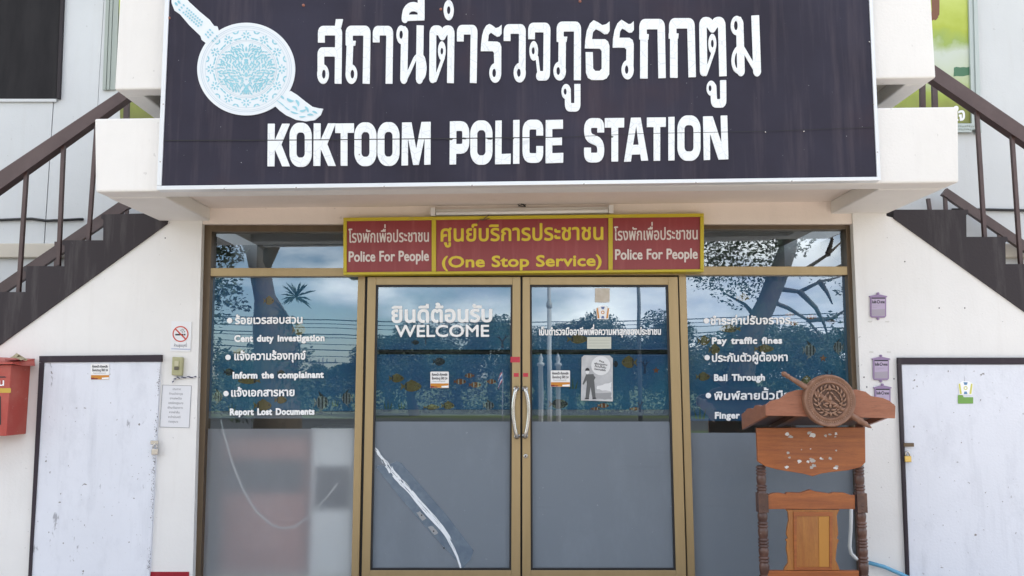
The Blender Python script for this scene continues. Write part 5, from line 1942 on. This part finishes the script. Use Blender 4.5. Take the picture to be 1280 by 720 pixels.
# turned legs
def leg(xpx, Y):
    b = MB()
    zt, z0 = at(xpx, 582, Y).z, .05
    x = at(xpx, 640, Y).x
    r0 = .031
    prof = []
    z = zt
    rnd = random.Random(5)
    def ringset(z, n):
        for k in range(n):
            prof.append((z, r0 * .80)); prof.append((z - .004, r0 * 1.02)); prof.append((z - .012, r0 * 1.02)); prof.append((z - .016, r0 * .80))
            z -= .019
        return z
    prof.append((z, r0 * .8))
    z = ringset(z - .003, 3)
    for seg in range(7):
        L = (.055, .075, .05, .06, .05, .07, .05)[seg]
        prof.append((z, r0 * .86)); prof.append((z - L * .25, r0 * 1.0)); prof.append((z - L * .7, r0 * .95)); prof.append((z - L, r0 * .8))
        z = ringset(z - L - .002, 2 + seg % 2)
        if z < z0 + .1:
            break
    prof = [(a, r) for a, r in prof if a > z0 + .06] + [(z0 + .05, r0 * .9), (z0, r0 * 1.1)]
    b.lathe((x, Y, 0), (0, 0, 1), prof, 20)
    b.box(x - r0 * .98, x + r0 * .98, Y - r0 * .98, Y + r0 * .98, at(xpx, 640, Y).z, at(xpx, 616, Y).z)
    b.build('leg', M['post'], LC)
leg(953, DA + .015)
leg(1076, DA + .015)
# stretcher with a carved crest, vase shaped splat and lower rail
st_ = [(960, 619), (966, 616.5), (974, 616), (982, 617.5), (984, 615.5), (1000, 616), (1006, 614.5), (1013, 612), (1020, 614.5), (1028, 615.5), (1038, 617), (1042, 615.5), (1056, 616), (1064, 619), (1069, 619), (1069, 636.5), (960, 636.5)]
sl(st_, DA - .005, .03).build('cross_rail', M['wood'], LC, bevel=.003)
def splat(x): return x
spl = [(982, 637), (985, 640), (986, 650), (984, 660), (983, 668), (985, 673), (982, 675), (984, 678), (983, 686), (985, 697), (985, 704), (981, 710), (980, 713),
       (1050, 713), (1048, 707), (1044.5, 700), (1045.5, 690), (1047, 680), (1049, 675.5), (1046, 673), (1048, 668), (1047, 655), (1046, 645), (1048, 640), (1050, 637)]
sp = sl(spl, DA + .004, .018).build('splat', M['wood_v'], LC, bevel=.002)
b = MB()
for q in ([(992, 640), (1041, 640), (1037, 645), (996, 645)], [(996, 709), (1037, 709), (1040, 712.6), (993, 712.6)], [(992, 640), (996, 645), (996, 709), (993, 712.6)], [(1041, 640), (1037, 645), (1037, 709), (1040, 712.6)]):
    b.slab(q, DA - .003, DA + .0038)
b.build('moulding', M['wood'], sp)
b = MB()
b.slab([(1023.5, 645.5), (1036.5, 645.5), (1036.5, 708.5), (1024.2, 708.5)], DA + .0005, DA + .0036)
b.build('pale_board', mat('pale_teak', (0.44, 0.20, 0.035), .4), sp)
sl([(955, 713.6), (1074, 713.6), (1074, 734), (955, 734)], DA - .006, .03).build('cross_rail', M['wood'], LC, bevel=.003)
b = MB()
for px_ in (953, 1076):
    x = at(px_, 640, DA).x
    b.box(x - .045, x + .045, DA - .25, DA + .28, .05, .11)
b.build('foot', M['wood'], LC, bevel=.01)
# round carved emblem with its slanting sword
YM = DF - .045
ME = MB()
c = at(1038, 501, YM)
rM = 32.3 / FPX * (YM - CAM.y)
ME.lathe(c, (0, 1, 0), [(.012, 0), (.012, rM * .66), (.004, rM * .68), (.001, rM * .71), (.007, rM * .74), (.006, rM * .9), (0, rM * .93), (.002, rM * .98), (.012, rM), (.044, rM)], 48)
mo = ME.build('medallion', M['carved'], LC)
fl = MB()
fl.lathe(c + Vector((0, .0108, 0)), (0, 1, 0), [(0, 0), (0, rM * .655)], 40)
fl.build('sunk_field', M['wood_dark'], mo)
cv = MB()
rnd = random.Random(8)
def frond(dx, dz, a, L, w_, curl=0.0, h_=.006):
    """a carved leaf lying on the disc: starts at (dx, dz), runs along a and curls"""
    pts, n = [], 7
    x, z, aa = dx, dz, a
    for t in range(n + 1):
        pts.append(c + Vector((x, .010 - h_ * math.sin(math.pi * (t + .5) / (n + 1)), z)))
        x += math.cos(aa) * L / n
        z += math.sin(aa) * L / n
        aa += curl / n
    cv.tube(pts, [w_ * q for q in (.55, .9, 1, .95, .8, .6, .4, .12)], 7)
for s_g in (1, -1):
    F = (lambda x, z, a, L, w_, cu: frond(s_g * x, z, a if s_g > 0 else math.pi - a, L, w_, s_g * cu))
    for k in range(9):                                     # wreath climbing both sides
        a = -math.pi / 2 + .25 + k * .315
        x, z = rM * .50 * math.cos(a), rM * .50 * math.sin(a)
        F(x, z, a + .55, .030, .0058, .9)
        F(x * .93, z * .93, a + 2.0, .026, .0048, -1.0)
    for k in range(4):                                     # sloping rays of the gable in the middle
        F(.004 + .017 * k, .052 - .021 * k, -.85, .030, .0050, .35)
    F(.008, -.018, .25, .040, .0062, -1.3)
    F(.014, -.034, .1, .036, .0055, 1.4)
    F(.006, -.052, -.25, .036, .0055, 1.2)
    F(.004, -.074, .35, .034, .0052, -.9)
    F(.028, .012, -.2, .030, .005, -1.2)
frond(0, .060, math.pi / 2, .034, .009)
frond(0, .000, math.pi / 2, .034, .0105)
frond(0, -.040, math.pi / 2, .026, .008)
frond(0, -.066, -math.pi / 2, .026, .007)
for k in range(60):                                   # beading on the rim
    a = 2 * math.pi * k / 60
    cv.ball(c + Vector((math.cos(a) * rM * .82, .005, math.sin(a) * rM * .82)), .0045, .003, .0045, 6, 4)
M['carved_hi'] = mat('carved_wood_pale', (0.27, 0.15, 0.095), .5)  # paler copy for the raised carving: relief contrast put into colour
layer(M['carved_hi'], noise(M['carved_hi'], 24, 5, .6, .45, .7), (0.36, 0.22, 0.15), .8)
cv.build('carving', M['carved_hi'], mo)
sw = MB()
a0, a1 = at(977, 465.5, YM + .025), at(1089.5, 535, YM + .025)
d = (a1 - a0)
L = d.length
tip = lambda t: a0 + d * t
sw.tube([tip(t) for t in (0, .012, .03, .05, .07, .085, .1, .26, .28, .3, .32, .5, .80, .86, .88, .90, .93, .95, .97, 1)],
        [.004, .012, .017, .012, .016, .011, .013, .018, .021, .017, .02, .02, .018, .018, .021, .016, .018, .012, .010, .002], 12)
sw.build('sword', M['carved'], LC)

# ================================================================== pipes by the right pillar
t = MB()
t.tube([at(1064, 620, -.03), at(1063.5, 660, -.03), at(1062, 683, -.03), at(1064, 692, -.03), at(1070, 698, -.03), at(1078, 701, -.032), at(1086, 703.5, -.035)], .012, 10)
tag(t.build('white_pipe', mat('pipe_white', (.6, .62, .62), .4)), 'short white pipe bent at the foot of the right window behind the lectern leg', 'pipe')
t = MB()
t.tube([at(1085, 703, -.035), at(1105, 708.5, -.04), at(1125, 717, -.045), at(1150, 729, -.05), at(1240, 752, -.06)], .013, 10)
tag(t.build('blue_pipe', mat('pipe_blue', (.12, .36, .55), .4)), 'pale blue water pipe running along the foot of the right pillar', 'pipe')

# ================================================================== furniture inside, blurred by the frosted film
M['in_brown'] = mat('cabinet_brown', (.42, .17, .12), .6)
M['in_white'] = mat('cabinet_white', (.85, .86, .84), .5)
def inside_cabinet(x0, x1, z1, m1, label, name, cat, y=.20, shelves=()):
    T = empty(name, ((x0 + x1) / 2, y + .2, .05), label, cat)
    b = MB()
    b.box(x0, x1, y + .02, y + .45, .051, z1)
    b.build('cabinet_body', m1, T)
    for k, (za, zb_) in enumerate(shelves):
        b = MB()
        b.box(x0 + .03, x1 - .03, y, y + .018, za, zb_)
        b.build('drawer', M['black'] if k % 2 == 0 else m1, T)
    return T
inside_cabinet(-2.15, -1.52, 1.02, M['in_brown'], 'reddish brown cabinet blurred behind the frosted film of the left window', 'cabinet', 'cabinet', .38, ((.62, .86), (.2, .44)))
inside_cabinet(-1.46, -1.16, 1.10, M['in_white'], 'pale cabinet blurred behind the frosted film at the right of the left window', 'white_cabinet', 'cabinet', .30, ((.52, .82),))


t = MB()
t.tube([at(x, y, .125) for x, y in ((276, 524), (281, 548), (290, 580), (303, 612), (320, 640), (338, 656), (352, 661), (368, 659), (388, 644), (408, 622), (422, 604))], .006, 8)  # thin pale curve close behind the film
tag(t.build('pale_arc', mat('arc_grey', (.42, .41, .38), .6)), 'thin pale tube in a hanging curve just behind the frosted film of the left window', 'cable')

# ================================================================== what stands across the yard (seen in the glass)
M['bark'] = mat('bark', (0.10, 0.075, 0.055), .9)
layer(M['bark'], noise(M['bark'], 9, 6, .7, .4, .65, (2, 2, .6)), (0.05, 0.035, 0.028), .9)
M['leaf'] = mat('leaf_green', (0.030, 0.050, 0.018), .6)
layer(M['leaf'], noise(M['leaf'], .9, 4, .6, .35, .65), (0.040, 0.058, 0.020), .9)
M['leaf_dark'] = mat('leaf_deep_green', (0.020, 0.034, 0.015), .6)
layer(M['leaf_dark'], noise(M['leaf_dark'], .9, 4, .6, .35, .65), (0.030, 0.044, 0.017), .9)

def crown_mesh(name, clumps, leaf, n, rnd, mm):
    """many single leaves scattered through overlapping clumps; clumps = [(centre, (rx, ry, rz))]"""
    vol = [c[1][0] * c[1][1] * c[1][2] for c in clumps]
    tot = sum(vol)
    V, F = [], []
    for (c, r), v in zip(clumps, vol):
        for k in range(max(20, int(n * v / tot))):
            while True:
                p = Vector((rnd.uniform(-1, 1), rnd.uniform(-1, 1), rnd.uniform(-1, 1)))
                if .25 < p.length < 1:
                    break
            p = Vector(c) + Vector((p.x * r[0], p.y * r[1], p.z * r[2]))
            a = Vector((rnd.gauss(0, 1), rnd.gauss(0, 1), rnd.gauss(0, .6))).normalized()
            b = a.cross(Vector((rnd.gauss(0, 1), rnd.gauss(0, 1), rnd.gauss(0, 1)))).normalized()
            s = leaf * rnd.uniform(.6, 1.3)
            i = len(V)
            V += [tuple(p - a * s), tuple(p + b * s * .42), tuple(p + a * s), tuple(p - b * s * .42)]
            F.append((i, i + 1, i + 2, i + 3))
    me = bpy.data.meshes.new(name)
    me.from_pydata(V, [], F)
    me.materials.append(mm)
    return me

def limb(mb, pts, r0, r1, n=8):
    k = len(pts)
    mb.tube(pts, [r0 + (r1 - r0) * i / (k - 1) for i in range(k)], n)

def tree(name, base, label, trunk_pts, r0, clumps, leaf, n, mm, group='trees across the yard', seed=1, limbs=()):
    rnd = random.Random(seed)
    T = empty(name, base, label, 'tree', group)
    B = Vector(base)
    t = MB()
    limb(t, [B + Vector(p) for p in trunk_pts], r0, r0 * .45, 10)
    top = B + Vector(trunk_pts[-1])
    for c, r in clumps[:7]:
        c = B + Vector(c)
        mid = top.lerp(c, .5) + Vector((rnd.uniform(-.2, .2), rnd.uniform(-.2, .2), -.15))
        limb(t, [top, mid, c], r0 * .35, r0 * .1, 6)
    t.build('trunk', M['bark'], T)
    me = crown_mesh('crown', [((B + Vector(c)), r) for c, r in clumps], leaf, n, rnd, mm)
    o = bpy.data.objects.new('crown', me)
    COL.objects.link(o)
    o.parent = T
    o.matrix_parent_inverse = Matrix.Translation(-B)
    return T

def round_clumps(rnd, R_, h, k=11):
    out = []
    for i in range(k):
        a = rnd.uniform(0, 2 * math.pi)
        q = rnd.uniform(.1, .85)
        rr = R_ * rnd.uniform(.25, .42)
        out.append(((R_ * q * math.cos(a), R_ * q * math.sin(a), h + R_ * rnd.uniform(-.5, .75) * (1.1 - q * .5)), (rr * 1.25, rr * 1.25, rr * .9)))
    return out

# far row of trees beyond the road: silhouettes low over the horizon
far = [(300, 443, 24, 3.2), (398, 456, 34, 2.6), (436, 450, 31, 3.4), (520, 392, 26, 3.6), (486, 425, 30, 3.0), (575, 424, 33, 3.2), (618, 398, 30, 3.8), (668, 412, 33, 3.4), (715, 402, 30, 3.0),
       (742, 388, 27, 3.4), (780, 414, 34, 3.0), (832, 396, 27, 3.2), (890, 412, 30, 3.2), (930, 405, 27, 3.2), (985, 400, 25, 3.0), (1040, 418, 28, 3.4)]
labs = ['broad', 'low', 'slender', 'tall', 'loose', 'dense', 'wide', 'bushy']
rnd = random.Random(31)
for i, (px, ytop, D, R_) in enumerate(far):
    pt = mir(px, ytop, D)
    R_ = min(R_, pt.z * .5)
    h = pt.z - R_ * .88
    cl = round_clumps(rnd, R_, h, 13)
    tree('broadleaf_tree', (pt.x, pt.y, 0), 'dark green broadleaf tree in the row across the road, mirrored in the glass front',
         [(0, 0, 0), (rnd.uniform(-.2, .2), 0, h * .4), (rnd.uniform(-.4, .4), rnd.uniform(-.3, .3), h * .8)], .22, cl, .065, 15000, M['leaf_dark'] if i % 2 else M['leaf'], seed=40 + i)
# hedge closing the view under the crowns
h = MB()
rnd = random.Random(5)
me = crown_mesh('hedge', [((-30 + 2.2 * k, -27.5 + rnd.uniform(-.5, .5), 0.8), (1.7, .9, rnd.uniform(.8, 1.25))) for k in range(28)], .075, 50000, rnd, M['leaf_dark'])
o = bpy.data.objects.new('hedge', me)
COL.objects.link(o)
tag(o, 'long dark hedge along the far side of the road, mirrored in the glass', 'hedge')

# old leaning tree near the left, carrying a spiky plant
DL = 7.0
bp = mir(350, 600, DL)
B = (mir(345, 520, DL).x, mir(345, 520, DL).y, 0)
def rel(px, py, D=DL): return tuple(mir(px, py, D) - Vector(B))
tk = [(0, 0, 0), rel(348, 520), rel(345, 470), rel(345, 430), rel(340, 405), rel(331, 372), rel(325, 340), rel(318, 300), rel(305, 240), rel(295, 150)]
T = empty('leaning_tree', B, 'thick leaning tree with a bulging leafy trunk and spiky plant, mirrored in the left window', 'tree', 'trees across the yard')
t = MB()
t.tube([Vector(B) + Vector(p) for p in tk], [.42, .36, .34, .34, .30, .17, .16, .17, .15, .12], 12)
t.tube([Vector(B) + Vector(rel(325, 340)), Vector(B) + Vector(rel(345, 300)), Vector(B) + Vector(rel(352, 200))], [.13, .11, .08], 8)
t.build('trunk', M['bark'], T)
rnd = random.Random(77)
cl = []
for px, py, r in ((345, 420, .28), (360, 412, .26), (372, 430, .25), (330, 440, .3), (355, 450, .35), (318, 455, .3), (380, 455, .28), (340, 475, .4), (368, 480, .36), (312, 480, .35), (390, 478, .3), (345, 505, .5), (300, 500, .4)):
    cl.append((Vector(B) + Vector(rel(px, py, DL + rnd.uniform(-.2, .3))), (r, r, r * .9)))
for px, py, r in ((262, 352, .4), (278, 360, .35), (290, 372, .28), (300, 385, .16), (268, 385, .3), (270, 405, .2), (285, 300, .5), (256, 320, .5), (300, 290, .4), (265, 440, .3), (283, 455, .3), (258, 465, .4), (250, 250, .9), (320, 200, 1.1), (380, 190, .9)):
    cl.append((Vector(B) + Vector(rel(px, py, DL + rnd.uniform(-.4, .6))), (r, r, r * .8)))
me = crown_mesh('crown', cl, .045, 15000, rnd, M['leaf'])
o = bpy.data.objects.new('crown', me); COL.objects.link(o); o.parent = T; o.matrix_parent_inverse = Matrix.Translation(-Vector(B))
# the spiky plant perched on it
sp_ = MB()
c = mir(371, 371, DL - .2)
for k in range(46):
    a, e = rnd.uniform(0, 2 * math.pi), rnd.uniform(-.5, 1.3)
    d = Vector((math.cos(a) * math.cos(e), math.sin(a) * math.cos(e), math.sin(e)))
    s = d.cross(Vector((0, 0, 1))).normalized() * .014
    L = rnd.uniform(.22, .34)
    sp_.add([c - s, c + s, c + d * L * .6 + s * .9 + Vector((0, 0, -.01)), c + d * L + Vector((0, 0, -.05)), c + d * L * .6 - s * .9], [(0, 1, 2, 3, 4)])
tag(sp_.build('spiky_plant', M['leaf_dark'], fix=False), 'spiky leaved plant perched on the leaning tree, mirrored in the left window', 'plant')

# tree with a leaning trunk and drooping boughs to the right
DR = 9.0
B = (mir(925, 500, DR).x, mir(925, 500, DR).y, 0)
T = empty('leaning_tree', B, 'tree with a slanting trunk and fine drooping boughs, mirrored in the right window', 'tree', 'trees across the yard')
t = MB()
q = lambda x, y, d=0: mir(x, y, DR + d)
t.tube([Vector(B), q(925, 480), q(933, 430), q(945, 405), q(958, 380), q(970, 350), q(985, 310), q(992, 250), q(990, 170)], [.30, .24, .21, .19, .18, .18, .16, .13, .1], 12)
for pts in ([(960, 375), (985, 385), (1010, 400), (1032, 430)], [(965, 360), (1000, 365), (1025, 352), (1050, 346)], [(1000, 365), (1020, 385), (1030, 405), (1036, 425)], [(1010, 400), (1040, 398), (1060, 385)],
            [(975, 345), (1010, 335), (1035, 318), (1055, 300)], [(1020, 340), (1045, 335), (1065, 325)], [(948, 400), (930, 380), (905, 366)], [(1025, 352), (1034, 366), (1040, 380)], [(1035, 318), (1040, 300), (1036, 285)]):
    limb(t, [q(x, y, .3 * (k % 2)) for k, (x, y) in enumerate(pts)], .055, .012, 6)
t.build('trunk', M['bark'], T)
cl = []
rnd = random.Random(99)
for px, py, r in ((880, 352, .28), (895, 348, .3), (912, 356, .3), (928, 362, .28), (940, 352, .3), (900, 372, .2), (920, 378, .18), (938, 372, .2), (955, 345, .35), (890, 320, .6), (930, 310, .7), (985, 300, .5), (870, 330, .4),
                  (1010, 345, .18), (1035, 350, .2), (1050, 362, .16), (1005, 415, .25), (1025, 430, .3), (960, 430, .4), (985, 440, .45), (1050, 440, .4), (900, 440, .5), (875, 450, .5), (930, 200, 1.3), (1010, 190, 1.2), (1040, 395, .14), (1052, 410, .2)):
    cl.append((q(px, py, rnd.uniform(-.5, .5)), (r, r, r * .8)))
me = crown_mesh('crown', cl, .042, 17000, rnd, M['leaf'])
o = bpy.data.objects.new('crown', me); COL.objects.link(o); o.parent = T; o.matrix_parent_inverse = Matrix.Translation(-Vector(B))

# utility poles with cross arms and wires along the road
M['pole'] = mat('grey_pole', (.2, .195, .19), .7)
wires = []
poles = [(404, 452, 34), (797, 352, 21.5), (60, 420, 21.5), (1200, 420, 21.5)]
labs = ['concrete utility pole with a cross arm beyond the road, mirrored in the left window', 'slim tall utility pole beyond the road, mirrored in the right glass door',
        'concrete utility pole at the far left of the road, out past the left storage door', 'concrete utility pole at the far right of the road, out past the right storage door']
tops = []
for (px, py, D), lab in zip(poles, labs):
    p = mir(px, py, D)
    T = empty('utility_pole', (p.x, p.y, 0), lab, 'pole', 'utility poles along the road')
    hp = 9.0 if px > 500 else (p.z + .2 if px == 404 else 7.6)
    b = MB()
    b.tube([(p.x, p.y, 0), (p.x, p.y, hp)], [.075, .045], 10)
    b.build('post', M['pole'], T)
    b = MB()
    b.box(p.x - .7, p.x + .7, p.y - .05, p.y + .05, hp - .3, hp - .22)
    for k in (-.6, -.2, .2, .6):
        b.tube([(p.x + k, p.y, hp - .25), (p.x + k, p.y, hp - .05)], .03, 6)
    b.build('cross_arm', M['pole'], T)
for k, py in enumerate((391, 396, 401, 409, 413, 421, 428, 436, 444)):
    a, b_ = mir(-700, py - 3, 21.2), mir(1900, py + 2, 21.2)
    t = MB()
    t.tube([a.lerp(b_, i / 24) + Vector((0, 0, -.35 * abs(math.sin(i / 24 * math.pi * 3)))) for i in range(25)], .012 + .006 * (k % 3 == 0), 5)
    tag(t.build('power_line', M['black']), 'dark overhead wire strung along the road, mirrored in the glass front', 'wire', 'overhead wires along the road')

M['post_white'] = mat('weathered_white', (.42, .42, .41), .6)
# lamp post and gate posts with turned caps, across the yard
b = MB()
p = mir(686.5, 470, 9.5)
T = empty('lamp_post', (p.x, p.y, 0), 'white lamp post in the yard, mirrored in the right glass door', 'lamp post')
b.tube([(p.x, p.y, 0), (p.x, p.y, mir(686, 382, 9.5).z)], .043, 12)
b.build('post', M['post_white'], T)
b = MB()
b.lathe((p.x, p.y, mir(686, 386, 9.5).z), (0, 0, 1), [(0, .043), (.02, .06), (.10, .06), (.14, .036), (3.0, .032)], 14)
b.build('post_collar', M['post_white'], T)
b = MB()
b.tube([(p.x, p.y, mir(686, 386, 9.5).z + 3.0), (p.x, p.y + .3, mir(686, 386, 9.5).z + 3.3), (p.x, p.y + .9, mir(686, 386, 9.5).z + 3.4)], .035, 8)
b.box(p.x - .1, p.x + .1, p.y + .9, p.y + 1.4, mir(686, 386, 9.5).z + 3.34, mir(686, 386, 9.5).z + 3.42)
b.build('lamp_head', M['pole'], T)
for px, lab in ((676, 'white post with turned cap left of the lamp post, mirrored in a glass door'), (697, 'white post with turned cap right of the lamp post, mirrored in a glass door')):
    p = mir(px, 470, 8.2)
    zt = mir(px, 458, 8.2).z
    b = MB()
    b.lathe((p.x, p.y, 0), (0, 0, 1), [(0, .04), (zt, .04), (zt + .01, .062), (zt + .05, .062), (zt + .07, .03), (zt + .12, .042), (zt + .17, .025), (zt + .22, .003)], 14)
    tag(b.build('gate_post', M['post_white']), lab, 'post', 'white posts in the yard')
# flag pole
p = mir(628, 470, 10)
T = empty('flag_pole', (p.x, p.y, 0), 'low flag pole with a striped flag, mirrored beside the left door handle', 'flag pole')
b = MB()
b.tube([(p.x, p.y, 0), (p.x, p.y, mir(628, 462, 10).z)], .012, 8)
b.build('pole', M['pole'], T)
b = MB()
zt = mir(628, 464, 10).z
for k, (h0, h1, mi) in enumerate(((0, .03, 0), (.03, .06, 1), (.06, .12, 2), (.12, .15, 1), (.15, .18, 0))):
    b.add([(p.x, p.y, zt - h0), (p.x - .05, p.y + .05, zt - h0 - .07), (p.x - .09, p.y + .02, zt - h0 - .16), (p.x - .09, p.y + .02, zt - h1 - .17), (p.x - .05, p.y + .05, zt - h1 - .08), (p.x, p.y, zt - h1)], [(0, 1, 4, 5), (1, 2, 3, 4)], mi)
b.build('flag', [M['sign_red'], M['white'], mat('flag_blue', (.02, .03, .18), .7)], T, fix=False)
